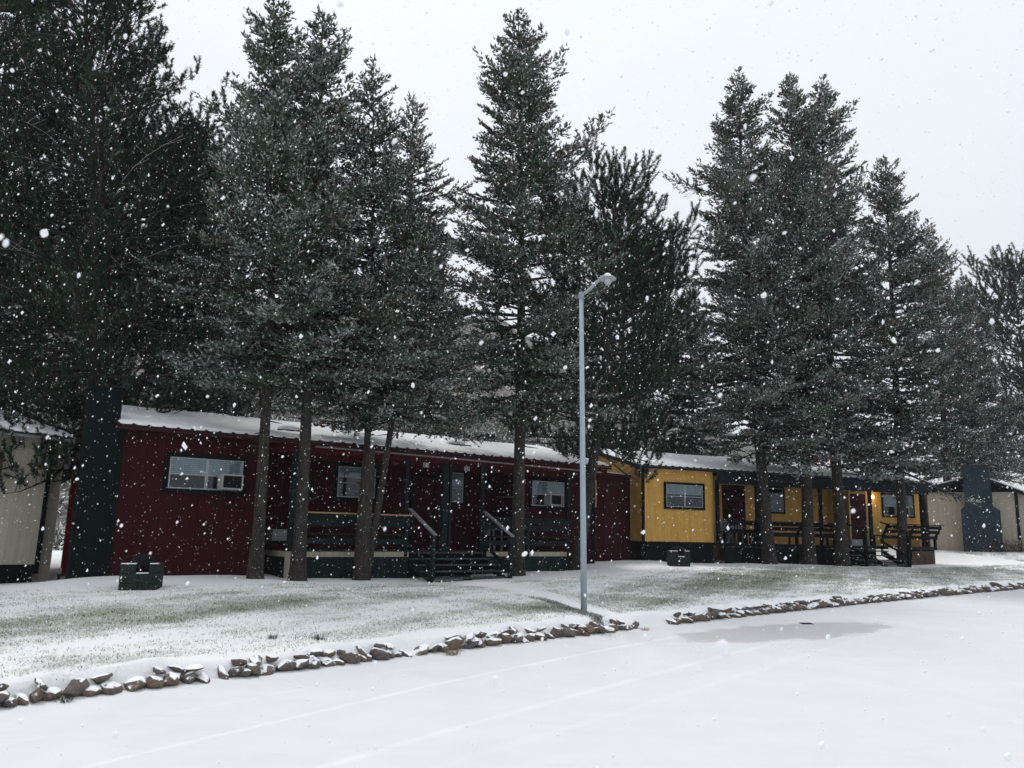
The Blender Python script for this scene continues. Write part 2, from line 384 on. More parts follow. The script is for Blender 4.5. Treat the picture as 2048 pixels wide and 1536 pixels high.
# snow covered road with the ridges thrown up by tyres and a thin wet patch over a drain
def road_mat():
    m, n, l, p = new_mat('snowy_road')
    g = n.new('ShaderNodeNewGeometry'); sx = n.new('ShaderNodeSeparateXYZ'); l.new(g.outputs['Position'], sx.inputs[0]); X, Y = sx.outputs[0], sx.outputs[1]
    wob = noise(n, l, 1.3, 3, 0.5, 'World'); fine = noise(n, l, 45, 4, 0.7, 'World'); mid = noise(n, l, 1.4, 6, 0.6, 'World')
    lines = [([(171,1533),(350,1487),(650,1423),(855,1373),(1163,1305),(1265,1291)], 0.085, 0.75, -99, 3.2), ([(640,1536),(930,1450),(1163,1387),(1350,1336)], 0.10, 0.55, -99, 3.6),
             ([(1000,1500),(1250,1418),(1500,1345)], 0.10, 0.25, -99, 6), ([(60,1500),(400,1395),(900,1325)], 0.06, 0.2, -99, 3)]
    tot = None
    for pts, wd, amp, lo, hi in lines:
        q = np.array([at_z(a, b, 0)[:2] for a, b in pts]); c = np.polyfit(q[:, 0], q[:, 1], 2 if len(pts) > 3 else 1); c = np.concatenate([[0]*(3-len(c)), c])
        yy = math_n(n, l, 'ADD', math_n(n, l, 'MULTIPLY', math_n(n, l, 'ADD', math_n(n, l, 'MULTIPLY', X, float(c[0])), float(c[1])), X), float(c[2]))
        dd = math_n(n, l, 'SUBTRACT', Y, yy); dd = math_n(n, l, 'ADD', dd, math_n(n, l, 'MULTIPLY', math_n(n, l, 'SUBTRACT', wob.outputs[0], 0.5), 0.10))
        dd = math_n(n, l, 'ABSOLUTE', dd)
        mr = n.new('ShaderNodeMapRange'); mr.interpolation_type = 'SMOOTHSTEP'; l.new(dd, mr.inputs[0]); mr.inputs[1].default_value = 0; mr.inputs[2].default_value = wd*1.6; mr.inputs[3].default_value = amp; mr.inputs[4].default_value = 0
        cut = n.new('ShaderNodeMapRange'); l.new(X, cut.inputs[0]); cut.inputs[1].default_value = hi; cut.inputs[2].default_value = hi+1.5; cut.inputs[3].default_value = 1; cut.inputs[4].default_value = 0
        v = math_n(n, l, 'MULTIPLY', mr.outputs[0], cut.outputs[0]); tot = v if tot is None else math_n(n, l, 'ADD', tot, v)
    # wet patch
    cx, cy = at_z(1560, 1266, 0)[:2]; a = at_z(1350, 1283, 0)[:2]; b = at_z(1775, 1246, 0)[:2]
    dx, dy = (b-a)/np.linalg.norm(b-a); half = float(np.linalg.norm(b-a))/2
    rx = math_n(n, l, 'SUBTRACT', X, float((a[0]+b[0])/2)); ry = math_n(n, l, 'SUBTRACT', Y, float((a[1]+b[1])/2))
    u = math_n(n, l, 'ADD', math_n(n, l, 'MULTIPLY', rx, float(dx)), math_n(n, l, 'MULTIPLY', ry, float(dy)))
    v = math_n(n, l, 'SUBTRACT', math_n(n, l, 'MULTIPLY', ry, float(dx)), math_n(n, l, 'MULTIPLY', rx, float(dy)))
    u = math_n(n, l, 'DIVIDE', u, half); v = math_n(n, l, 'DIVIDE', v, 0.85)
    r2 = math_n(n, l, 'ADD', math_n(n, l, 'MULTIPLY', u, u), math_n(n, l, 'MULTIPLY', v, v))
    wn2 = noise(n, l, 2.4, 8, 0.68, 'World'); r2 = math_n(n, l, 'ADD', r2, math_n(n, l, 'MULTIPLY', math_n(n, l, 'SUBTRACT', wn2.outputs[0], 0.5), 1.9))
    wet = n.new('ShaderNodeMapRange'); wet.interpolation_type = 'SMOOTHSTEP'; l.new(r2, wet.inputs[0]); wet.inputs[1].default_value = 0.60; wet.inputs[2].default_value = 1.02; wet.inputs[3].default_value = 1; wet.inputs[4].default_value = 0
    snowc = ramp(n, l, mid.outputs[0], [(0.3, (0.635, 0.64, 0.65)), (0.7, (0.685, 0.69, 0.70))])
    brk = ramp(n, l, mid.outputs[0], [(0.35, (.35,.35,.35)), (0.6, (1,1,1))]); ridge = math_n(n, l, 'MULTIPLY', math_n(n, l, 'MULTIPLY', tot, brk.outputs[0]), 1.0, clamp=True)
    wetc = ramp(n, l, fine.outputs[0], [(0.3, (0.45, 0.445, 0.455)), (0.7, (0.55, 0.545, 0.555))])
    c = mixc(n, l, wet.outputs[0], mixc(n, l, ridge, snowc.outputs[0], (0.77, 0.775, 0.785)), wetc.outputs[0])
    st_ = n.new('ShaderNodeMapping'); st_.inputs['Rotation'].default_value = (0, 0, -0.33); st_.inputs['Scale'].default_value = (0.55, 5.5, 1)
    l.new(g.outputs['Position'], st_.inputs[0]); sn_ = n.new('ShaderNodeTexNoise'); sn_.inputs['Scale'].default_value = 1.0; sn_.inputs['Detail'].default_value = 6; sn_.inputs['Roughness'].default_value = 0.62
    l.new(st_.outputs[0], sn_.inputs['Vector']); scuff = ramp(n, l, sn_.outputs[0], [(0.28, (1,1,1)), (0.40, (0,0,0)), (0.60, (0,0,0)), (0.70, (1,1,1))])
    c = mixc(n, l, math_n(n, l, 'MULTIPLY', scuff.outputs[0], 0.40), c, (0.59, 0.595, 0.61))
    dsh = n.new('ShaderNodeMapping'); dsh.inputs['Rotation'].default_value = (0, 0, -0.30); dsh.inputs['Scale'].default_value = (2.2, 9, 1); l.new(g.outputs['Position'], dsh.inputs[0])
    dn = n.new('ShaderNodeTexNoise'); dn.inputs['Scale'].default_value = 1.0; dn.inputs['Detail'].default_value = 3; l.new(dsh.outputs[0], dn.inputs['Vector'])
    dr_ = ramp(n, l, dn.outputs[0], [(0.70, (0,0,0)), (0.76, (1,1,1))]); tot = math_n(n, l, 'ADD', tot, math_n(n, l, 'MULTIPLY', dr_.outputs[0], 0.6))
    c = mixc(n, l, math_n(n, l, 'MULTIPLY', dr_.outputs[0], 0.5), c, (0.77, 0.775, 0.785))
    l.new(c, p.inputs['Base Color'])
    ro = n.new('ShaderNodeMapRange'); l.new(wet.outputs[0], ro.inputs[0]); ro.inputs[3].default_value = 0.92; ro.inputs[4].default_value = 0.6; l.new(ro.outputs[0], p.inputs['Roughness'])
    p.inputs['Specular IOR Level'].default_value = 0.2
    h = math_n(n, l, 'ADD', math_n(n, l, 'MULTIPLY', tot, 1.0), math_n(n, l, 'MULTIPLY', mid.outputs[0], 0.5))
    h = math_n(n, l, 'ADD', h, math_n(n, l, 'MULTIPLY', fine.outputs[0], 0.06))
    bump(n, l, p, h, 0.7, 0.02); return m
rds = np.concatenate([-np.geomspace(0.3, 320, 40)[::-1], [-0.15, 0, .1]])
rxs = np.concatenate([-16-np.geomspace(0.5, 180, 20)[::-1], np.arange(-16, 24, 0.4), 24+np.geomspace(0.5, 180, 20)])
road = strip('road', rxs, rds, lambda X, Y, D: 0.004*_lump(X, Y, 0.9, 5) + 0.012*np.exp(-(D/0.12)**2), road_mat()); road['kind'] = 'structure'
q = at_z(1613, 1247.5, 0.0)
mb = MB(); mb.box(-.10, .10, -.10, .10, -0.02, 0.003)
for k in range(4): mb.box(-.08+.05*k-.012, -.08+.05*k+.012, -.085, .085, 0.003, 0.006)
o = mb.build('drain_cover', MAT_BLACK); o.location = (q[0], q[1], 0.004); o['label'] = 'small dark drain cover showing in the grey wet patch of the snowy road'; o['category'] = 'drain cover'

# snow covered path from the stairs to the road
def draped(name, left, right, mat, lift=0.012, n=40, m=6):
    L = np.array([at_z(a, b, c)[:2] for a, b, c in left]); R = np.array([at_z(a, b, c)[:2] for a, b, c in right])
    t = np.linspace(0, 1, n); tt = np.linspace(0, 1, len(L))
    lx = np.stack([np.interp(t, tt, L[:, k]) for k in (0, 1)], 1); rx = np.stack([np.interp(t, tt, R[:, k]) for k in (0, 1)], 1)
    P = lx[:, None]*(1-np.linspace(0, 1, m))[None, :, None] + rx[:, None]*np.linspace(0, 1, m)[None, :, None]
    prof = np.sin(np.linspace(0, 1, m)*math.pi)**0.4
    Z = ground_z(P[..., 0], P[..., 1]) - 0.02 + (lift+0.02)*prof[None, :]
    V = np.concatenate([P, Z[..., None]], -1).reshape(-1, 3)
    i, j = np.meshgrid(np.arange(n-1), np.arange(m-1), indexing='ij'); a = (i*m+j).ravel()
    return mesh_np(name, V, np.stack([a, a+m, a+m+1, a+1], -1), mat, k=4, smooth=True), lx
path, path_left = draped('path', [(870,1166,.22),(985,1178,.25),(1100,1199,.27),(1200,1226,.28),(1280,1250,.2)],
             [(1020,1160,.24),(1075,1170,.27),(1170,1193,.29),(1255,1217,.28),(1345,1243,.2)], MAT_PATH_SNOW)
path['kind'] = 'structure'

# ------------------------------------------------------------------ stone kerb walls, every stone a part
def stone_mesh(seed):
    import bmesh
    r = np.random.default_rng(seed); bm = bmesh.new(); bmesh.ops.create_icosphere(bm, subdivisions=2, radius=0.5)
    cuts = [(Vector(r.normal(size=3)).normalized(), r.uniform(0.22, 0.40)) for _ in range(12)]
    for v in bm.verts:
        for nrm, d in cuts:
            k = v.co.dot(nrm)
            if k > d: v.co -= nrm*(k-d)*0.85
        v.co *= 1+0.05*float(r.normal())
    me = bpy.data.meshes.new('stone'); bm.to_mesh(me); bm.free(); me.materials.append(MAT_STONE)
    return me
STONES = [stone_mesh(s) for s in range(9)]
def kerb_wall(x0, x1, label, seed, big=1.0):
    r = np.random.default_rng(seed)
    root = empty('stone_wall', label, 'stone wall', 'low stone walls along the road', loc=(x0, float(wall_y(x0)), 0))
    x = x0; cnt = 0
    while x < x1 and cnt < 250:
        dydx = float(wall_y(x+.05)-wall_y(x-.05))/0.1; ang = math.atan(dydx)
        w = r.uniform(0.10, 0.27)*big*(1.35 if r.random() < 0.12 else 1); hgt = r.uniform(0.09, 0.19)*min(1, 0.7+1.1*w)
        step = w*math.cos(ang)*r.uniform(0.76, 0.96)
        tier = [(0.03+r.uniform(-.02, .03), hgt*0.38, w, hgt)]
        if r.random() < 0.62: tier.append((0.13+r.uniform(-.03, .04), hgt*.45+0.075, w*r.uniform(.55, 1.0), r.uniform(0.06, 0.11)))
        if r.random() > 0.02:
            for d, z, ww, hh in tier:
                o = bpy.data.objects.new('stone', STONES[int(r.integers(9))]); COL.objects.link(o); o.parent = root
                px_ = x+step/2 - d*math.sin(ang)*0.0; py_ = float(wall_y(x+step/2))+d
                o.location = (px_-x0, py_-float(wall_y(x0)), z)
                o.rotation_euler = (r.normal()*0.25, r.normal()*0.25, ang+r.normal()*0.2)
                o.scale = (ww*1.22, r.uniform(.16, .28)*1.2, hh*1.22); cnt += 1
        x += step
    return root
xg0, xg1 = at_z(1272, 1260, 0)[0], at_z(1338, 1250, 0)[0]
kerb_wall(at_z(-60, 1425, 0)[0], xg0, 'low wall of brown and grey field stones, snow topped, running left from the path opening', 5)
kerb_wall(xg1, at_z(2048, 1179, 0)[0]+1.0, 'low snow topped wall of field stones curving away right past the yellow cabin', 6, 1.1)
# one larger stone at each side of the opening

# ------------------------------------------------------------------ cabins
def window(root, fr, x0, x1, z0, z1, y, sashes=2, ac=None, blind=0.5, trim=MAT_TEAL_DARK, tw=0.09, lit=None):
    """framed sliding window standing on the wall plane at local y: frame > sash, pane, blind, air_conditioner"""
    mb = MB(); yo, yi = y-0.05, y+0.02
    mb.box(x0-tw, x1+tw, yo, yi, z1, z1+tw); mb.box(x0-tw, x1+tw, yo-.01, yi, z0-tw, z0)
    mb.box(x0-tw, x0, yo, yi, z0, z1); mb.box(x1, x1+tw, yo, yi, z0, z1)
    w = mb.build('window', trim, root)
    MB().box(x0, x1, y-0.004, y-0.002, z0, z1).build('dark_backing', MAT_DARK, w)  # thin black sheet on the wall, its colour standing in for an unlit room
    xm = (x0+x1)/2; spans = [(x0, x1)] if sashes == 1 else [(x0, xm), (xm, x1)]
    s = 0.028
    for k, (a, b) in enumerate(spans):
        mb = MB(); a += .004; b -= .004; yy = y-0.036+0.006*k
        mb.box(a, b, yy-.008, yy+.012, z0, z0+s); mb.box(a, b, yy-.008, yy+.012, z1-s, z1)
        mb.box(a, a+s, yy-.008, yy+.012, z0+s, z1-s); mb.box(b-s, b, yy-.008, yy+.012, z0+s, z1-s)
        zm = z0+(z1-z0)*0.47; mb.box(a+s, b-s, yy-.006, yy+.010, zm-.012, zm+.012)
        mb.build('sash', MAT_WFRAME, w)
        MB().box(a+s, b-s, yy+.001, yy+.004, z0+s, z1-s).build('pane', MAT_GLASS, w)
        bl = blind if not isinstance(blind, (list, tuple)) else blind[k]
        if bl > 0:
            mb = MB(); zt = z1-s-0.005; n = max(2, int(bl*(z1-z0)/0.045))
            for i in range(n):
                zz = zt-0.045*(i+.5); mb.box(a+s+.004, b-s-.004, y-.024, y-.018, zz-.020, zz+.020)
            mb.build('blind', MAT_BLIND, w)
    if ac:
        ax0, ax1, az0, az1 = ac; mb = MB(); mb.box(ax0, ax1, y-.34, y-.02, az0, az1); mb.box(ax0-.0, ax1+.0, y-.355, y-.34, az0, az0+.035)
        mb.box(ax0, ax1, y-.355, y-.34, az1-.035, az1); mb.box(ax0, ax0+.035, y-.355, y-.34, az0+.035, az1-.035); mb.box(ax1-.035, ax1, y-.355, y-.34, az0+.035, az1-.035)
        a = mb.build('air_conditioner', MAT_AC, w)
        mb = MB(); n = 7
        mb.box(ax0+.035, ax1-.035, y-.343, y-.341, az0+.035, az1-.035)
        for i in range(n):
            zz = az0+.05+(az1-az0-.10)*i/(n-1); mb.box(ax0+.035, ax1-.035, y-.352, y-.343, zz-.004, zz+.004)
        g = mb.build('air_conditioner_grille', MAT_BLACK, w)
        mb = MB()
        for xx in (ax0+.05, ax1-.07): mb.beam((xx, y-.33, az0-.01), (xx, y-.03, az0-.42), .025, .025)
        mb.build('bracket', MAT_BLACK, w)
    return w

def roof(root, L, x0, x1, mat, y0=0.0, run=3.5, z=3.3, rise=0.8, step=0.3, seed=0, snow_t=0.075):
    """ribbed metal roof, front and back slope, under a quilt of snow"""
    mb = MB(); t = 0.03
    for sgn, ya, yb in ((1, y0, y0+run), (-1, y0+2*run, y0+run)):
        prof = [(ya, z-.03), (yb, z+rise-.03), (yb, z+rise-.005), (ya, z-.005)]
        mb.prism(prof, x0, x1)
    n = int((x1-x0)/step)
    for i in range(n+1):
        x = x0+step*i+.02; mb.beam((x, y0-.02, z+.008), (x, y0+run, z+rise+.008), .05, .035); mb.beam((x, y0+2*run, z+.008), (x, y0+run, z+rise+.008), .05, .035)
    r = mb.build('roof', mat, root)
    # snow quilt
    rg = np.random.default_rng(seed); xs_ = np.arange(x0+.03, x1-.02, 0.075); ny = 22
    ts = np.concatenate([[0, .004, .012, .03], np.linspace(.06, 1, ny)])
    V = []; nx = len(xs_)
    for x in xs_:
        rib = abs(((x-x0-.02)/step+0.5) % 1-0.5)*step    # distance to nearest rib
        edge = 0.035*math.exp(-(rib/.05)**2) - 0.01*math.exp(-((rib-.11)/.05)**2)
        drop = 0.02*math.sin(x*2.3+seed)+0.015*math.sin(x*5.1+1)
        for t_ in ts:
            y = y0+edge+max(0, drop)*(1-t_) + t_*(run+.0-edge); zz = z+rise*(y-y0)/run
            th = snow_t*(1-math.exp(-t_*run/.05))+0.012*math.sin(x*1.7+t_*3)*t_
            th += 0.012*math.exp(-(rib/.05)**2)*(1-t_*.8)
            th *= min(1, (x-x0)/.10+.15)*min(1, (x1-x)/.10+.15)
            V.append((x, y, zz+max(th, .003)+.006))
    for x in xs_:                       # the far slope
        for t_ in (0.15, 0.6, 1.0):
            y = y0+run+t_*run*.99; V.append((x, y, z+rise*(1-t_)+.012+snow_t*(0.9 if t_ < 1 else .1)))
    m = len(ts); F4 = []
    for i in range(nx-1):
        for j in range(m-1): F4.append((i*m+j, (i+1)*m+j, (i+1)*m+j+1, i*m+j+1))
        o = nx*m; F4.append((i*m+m-1, (i+1)*m+m-1, o+(i+1)*3, o+i*3))
        for j in range(2): F4.append((o+i*3+j, o+(i+1)*3+j, o+(i+1)*3+j+1, o+i*3+j+1))
    sn = mesh_np('snow_layer', V, F4, MAT_SNOW, parent=r, k=4, smooth=True)
    return r

def gable(root, x, x2, y0, run, z, rise, mat, name='gable'):
    mb = MB(); mb.add([(x,y0,z),(x,y0+2*run,z),(x,y0+run,z+rise),(x2,y0,z),(x2,y0+2*run,z),(x2,y0+run,z+rise)], [(0,2,1),(3,4,5),(0,1,4,3),(0,3,5,2),(1,2,5,4)])
    return mb.build(name, mat, root)

def door(root, x0, x1, z0, z1, y, trim=MAT_TEAL_DARK, mat=MAT_DOOR, tw=0.07):
    mb = MB(); mb.box(x0-tw, x0, y-.04, y+.01, z0, z1+tw); mb.box(x1, x1+tw, y-.04, y+.01, z0, z1+tw); mb.box(x0, x1, y-.04, y+.01, z1, z1+tw)
    f = mb.build('door_frame', trim, root)
    mb = MB(); mb.box(x0+.004, x1-.004, y-.022, y-.002, z0, z1-.004)
    w = x1-x0; h = z1-z0
    for a, b in ((.08, .46), (.54, .92)):
        for c, d in ((.06, .42), (.50, .93)):
            mb.box(x0+a*w, x0+b*w, y-.030, y-.022, z0+c*h, z0+d*h)
    d = mb.build('door', mat, root)
    kb = MB(); kb.tube([(x1-.09, y-.03, z0+.95), (x1-.09, y-.08, z0+.95), (x1-.09, y-.10, z0+.95)], [.012, .012, .03], 8); kb.build('handle', MAT_WFRAME, d)
    return d

def stairs(root, x0, x1, mat, z_top, steps, run=0.29, z_g=0.02, rail_top=1.75, rail_bot=1.14, rail_mat=MAT_SILVER, post_mat=MAT_TEAL):
    """open plank stairs with posts and sloping handrails; treads are parts"""
    st = MB(); n = steps
    for x in (x0+.06, (x0+x1)/2, x1-.06): st.beam((x, -run*n-.02, z_g+.02), (x, -.01, z_top-.06), .05, .2, up=(1,0,0)) if False else st.prism([(-run*n-.03, z_g-.1), (-run*n-.03, z_g+.04), (-.005, z_top-.09), (-.005, z_top-.34)], x-.025, x+.025)
    st.build('stringer', post_mat, root)
    for k in range(1, n+1):
        z = z_top-(z_top-z_g)*k/(n+0.6)
        t = MB(); t.box(x0, x1, -run*k-.02, -run*(k-1)-.03, z-.035, z); o = t.build('tread', MAT_TREAD, root, bevel=.006)
    for i, x in enumerate((x0, x1)):
        yb = -run*n-.02; t = MB(); t.box(x-.045, x+.045, yb-.09, yb, z_g-.12, rail_bot); t.build('stair_post', post_mat, root)
        t = MB(); t.beam((x, .02, rail_top), (x, yb-.14, rail_bot-.02), .10, .035); t.build('handrail', rail_mat, root)
        t = MB(); t.beam((x, .03, .86), (x, yb-.045, .30), .04, .08); t.build('lower_rail', post_mat, root)
MAT_TREAD = paint('stair_tread_frosted', (0.045, 0.06, 0.065), 0.3, frost=0.5)

def bench_rail(root, x0, x1, mat, zd=0.65, top=1.58, lean=0.30, cap_mat=None, slats=(1.50, 1.36, 1.06), supports=1.5, y=0.03, seat=True):
    """railing built as a bench: leaning slatted back on raked arms with a plank seat inside"""
    t = MB(); t.box(x0, x1, y-lean-.10, y-lean+.10, top-.03, top); t.build('rail_cap', cap_mat or mat, root)
    h = top-zd
    for z in slats:
        yy = y-lean*(z-zd-.3)/(h-.3) if z > zd+.3 else y; s = MB(); s.box(x0, x1, yy-.035, yy-.008, z-.065, z+.065); s.build('slat', mat, root)
    if seat:
        s = MB(); s.box(x0, x1, y+.02, y+.42, zd+.42, zd+.455); s.build('bench_seat', mat, root)
    n = max(2, int((x1-x0)/supports)+1)
    for i in range(n):
        x = x0+.06+(x1-x0-.12)*i/(n-1); s = MB(); s.beam((x, y, zd-.1), (x, y, zd+.35), .09, .09, up=(1,0,0)); s.beam((x, y+.01, zd+.32), (x, y-lean+.02, top-.035), .06, .10, up=(1,0,0))
        if seat: s.beam((x, y+.38, zd), (x, y+.38, zd+.415), .06, .06, up=(1,0,0))
        s.build('rail_support', mat, root)

# -------- red cabin
RL = RED_L
red = empty('red_cabin', 'long dark red cabin with teal trim, green steps and snowy roof, units 21 and 22', 'cabin', 'cabins along the road', mat=RED.matrix())
W1 = [RED.loc(340, 913, .3), RED.loc(482, 983, .3)]
wx = RED.x(1188, 1060, .8)
mb = MB(); mb.box(0.06, 3.15, .3, 6.9, -.35, 3.26).build('front_wall', MAT_RED, red)
mb = MB(); mb.box(3.16, 10.9, 2.0, 6.9, -.3, 3.26).build('porch_wall', MAT_RED, red)
mb = MB(); mb.box(10.91, wx, .8, 6.9, -.3, 3.26).build('end_wall', MAT_RED, red)
gable(red, 0.065, wx-.005, .3, 3.2, 3.262, .62, MAT_RED)
MB().box(3.155, 14.0, .14, 2.0, 3.235, 3.262).build('soffit', MAT_SOFFIT, red)
MB().box(-.1, 3.7, .02, .30, 3.235, 3.262).build('soffit', MAT_SOFFIT, red)
roof(red, RL, -.10, RL, MAT_METAL, seed=1)
MB().box(-.1, RL, -.005, .015, 3.20, 3.262).build('fascia', MAT_METAL, red)
MB().box(3.72, 13.95, .10, .14, 3.02, 3.232).build('porch_beam', MAT_RED_TRIM, red)
MB().box(3.72, 13.93, .145, .18, 2.86, 3.10).build('lower_porch_beam', MAT_RED, red)
MB().beam((3.72, .13, 3.12), (3.15, .9, 3.12), .05, .22).build('beam_return', MAT_RED_TRIM, red)
gx = RED.x(860, 905, .06)
MB().tube([(gx-3.2, .07, 3.17), (gx, .07, 3.16), (13.7, .07, 3.10)], [.022]*3, 6).build('conduit', MAT_SOFFIT, red)
# corner boards
MB().box(0.0, .10, .27, .37, -.2, 3.24).build('corner_trim', MAT_TEAL_DARK, red)
MB().box(wx-.09, wx+.012, .77, .80, -.2, 3.24).build('corner_trim', MAT_TEAL_DARK, red)
MB().box(wx+.013, wx+.05, .74, .80, 2.05, 3.0).build('yellow_trim', MAT_TAN, red)['label'] = 'short pale yellow strip on the corner'
window(red, RED, W1[0][0], W1[1][0], W1[1][1], W1[0][1], .3, 2, ac=(W1[1][0]-.56, W1[1][0]-.08, W1[1][1]+.02, W1[1][1]+.36), blind=(.54, .54), trim=MAT_TEAL_DARK)
w2 = [RED.loc(676, 932, 2.0), RED.loc(748, 997, 2.0)]
window(red, RED, w2[0][0], w2[1][0], w2[1][1], w2[0][1], 2.0, 1, blind=.35)
w3 = [RED.loc(899, 945, 2.0), RED.loc(924, 1005, 2.0)]
window(red, RED, w3[0][0], w3[1][0], w3[1][1], w3[0][1], 2.0, 1, blind=.45)
w4 = [RED.loc(1063, 961, .8), RED.loc(1127, 1014, .8)]
window(red, RED, w4[0][0], w4[1][0], w4[1][1], w4[0][1], .8, 2, ac=(w4[0][0]+.46, w4[0][0]+.92, w4[1][1]+.02, w4[1][1]+.36), blind=(.5, .5))
for a, b in ((825, 866), (966, 1006)):
    door(red, RED.x(a, 1000, 2.0), RED.x(b, 1000, 2.0), .67, 2.72, 2.0)
# deck
D0, D1 = 3.78, 12.36
def plank_deck(root, x0, x1, y0, y1, z, mat, n):
    for k in range(n):
        a = y0+(y1-y0)*k/n; m = MB(); m.box(x0, x1, a+.004, a+(y1-y0)/n-.004, z-.035, z); m.build('deck_plank', mat, root)
MAT_DECK = paint('deck_boards', (0.05, 0.055, 0.055), 0.3, frost=0.35)
plank_deck(red, D0, D1, .02, 1.97, .665, MAT_DECK, 13)
MB().box(D0-.01, 6.98, -.02, .02, .545, .67).build('deck_fascia', MAT_CREAM, red)
MB().box(9.32, D1, -.02, .02, .555, .68).build('deck_fascia', MAT_CREAM, red)
MB().box(D0-.05, D0-.01, -.02, 1.97, .545, .67).build('deck_side_fascia', MAT_CREAM, red)
MB().box(D0-.06, D0+.07, -.045, -.021, -.15, .545).build('skirt_corner_board', MAT_CREAM, red)
def skirting(root, x0, x1, y, z0, z1, mat, n):
    for k in range(n):
        a = x0+(x1-x0)*k/n; b = x0+(x1-x0)*(k+1)/n
        m = MB(); m.box(a+.004, b-.004, y+.006*(k % 2), y+.03, z0, z1); m.build('skirting_board', mat, root)
skirting(red, D0+.07, 6.98, 0.0, -.25, .545, MAT_TEAL, 12)
skirting(red, 6.98, 9.32, 0.03, -.25, .60, MAT_TEAL_DARK, 8)
skirting(red, 9.32, D1, 0.0, -.25, .545, MAT_TEAL, 11)
MB().box(D0-.045, D0-.02, .03, 1.97, -.25, .545).build('side_skirting', MAT_TEAL_DARK, red)
for px, wd in ((588, .16), (812, .09), (890, .17), (965, .09), (1137, .12)):
    x = RED.x(px, 1000, .06); MB().box(x-wd/2, x+wd/2, .03, .03+wd*.7, .67, 3.02).build('porch_post', MAT_TEAL, red)
x = RED.x(901, 1000, .06); MB().box(x-.03, x+.03, .05, .11, .67, 3.02).build('porch_post', MAT_TEAL, red)
bench_rail(red, 4.1, 6.95, MAT_TEAL, top=1.60, lean=.12, cap_mat=MAT_TAN, slats=(1.49, 1.345, .92), y=.02)
bench_rail(red, 9.28, 12.35, MAT_TEAL, top=1.62, lean=.12, slats=(1.51, 1.34, .92), y=.02)
stairs(red, 6.98, 9.32, MAT_TEAL, .66, 4, z_g=0.0, rail_top=1.76, rail_bot=1.13)
MB().box(7.9, 8.5, -.62, -.55, -.05, .10).build('stair_block', MAT_BLOCK, red)
# end-wall chimney of painted block
ch = MB(); ch.box(-.66, -.02, .22, .62, -.4, 4.02); ch.box(-.69, .01, .19, .65, 4.02, 4.08); ch.build('chimney', MAT_TEAL_DARK, red)
MB().box(wx-1.3, wx-.55, 5.6, 6.3, 3.5, 4.72).build('chimney', MAT_TEAL, red)
# number plates
def digits(root, text, x, y, z, h):
    seg = {'1': 'bc', '2': 'abged', '3': 'abgcd', '4': 'fgbc'}; w = h*.55; t = h*.16; mb = MB()
    for i, c in enumerate(text):
        ox = x+(i-.5*len(text))*(w+h*.2)+h*.1
        R_ = {'a': (0, w, h-t, h), 'b': (w-t, w, h/2, h), 'c': (w-t, w, 0, h/2), 'd': (0, w, 0, t), 'e': (0, t, 0, h/2), 'f': (0, t, h/2, h), 'g': (0, w, h/2-t/2, h/2+t/2)}
        for s in seg[c]:
            a, b, c0, d = R_[s]; mb.box(ox+a, ox+b, y-.003-.0006*ord(s) % 7*.0001, y, z-h/2+c0, z-h/2+d)
    return mb.build('unit_number', MAT_INK, root)
def plate(root, fr, px, py, yp, text, s=.14, h=.10):
    x, z = fr.loc(px, py, yp)
    p = MB().box(x-s/2-.01, x+s/2+.01, yp-.012, yp, z-s*.42, z+s*.42).build('number_plate', MAT_SIGN, root); p['label'] = 'small pale plate with the number ' + text
    digits(p, text, x, yp-.012, z, h)
plate(red, RED, 852, 930, .14, '21'); plate(red, RED, 934, 937.5, .14, '22')
# roof fittings
def slope_z(y, z=3.3, rise=.8, run=3.5): return z+rise*y/run
def roof_vent(root, x, y, mat, w=.62):
    z = slope_z(y)+.05; mb = MB(); mb.tube([(x, y, z), (x, y, z+.07), (x, y, z+.13), (x, y, z+.15)], [w*.5, w*.46, w*.28, .03], 14)
    v = mb.build('roof_vent', MAT_SNOW, root, smooth=True)
    MB().beam((x-w*.62, y-w*.45, slope_z(y-w*.45)+.085), (x+w*.62, y-w*.45, slope_z(y-w*.45)+.085), .03, .05).build('vent_flashing', mat, v)
def on_slope(px, py):
    """point of the front roof slope seen at a pixel"""
    d = ray(px, py); fr = RED; nrm = fr.Z*3.5-fr.Y*.8; p0 = fr.w(0, 0, 3.36); t = ((p0-CAMP)@nrm)/(d@nrm); q = CAMP+d*t-fr.O
    return float(q@fr.X), float(q@fr.Y)
for (a, b, m) in ((577, 861, MAT_RED_TRIM), (910, 889, MAT_LOG)):
    x, y = on_slope(a, b); roof_vent(red, x, y, m)
for a, b, hgt in ((665, 865, .28), (794, 879, .26)):
    x, y = on_slope(a, b); z = slope_z(y)
    MB().tube([(x, y, z), (x, y, z+hgt)], [.035, .035], 8).build('vent_pipe', MAT_PIPE, red)
x, y = on_slope(683, 862); MB().box(x-.06, x+.06, 3.7, 3.82, 4.0, 4.30).build('vent_cowl', MAT_PIPE, red)

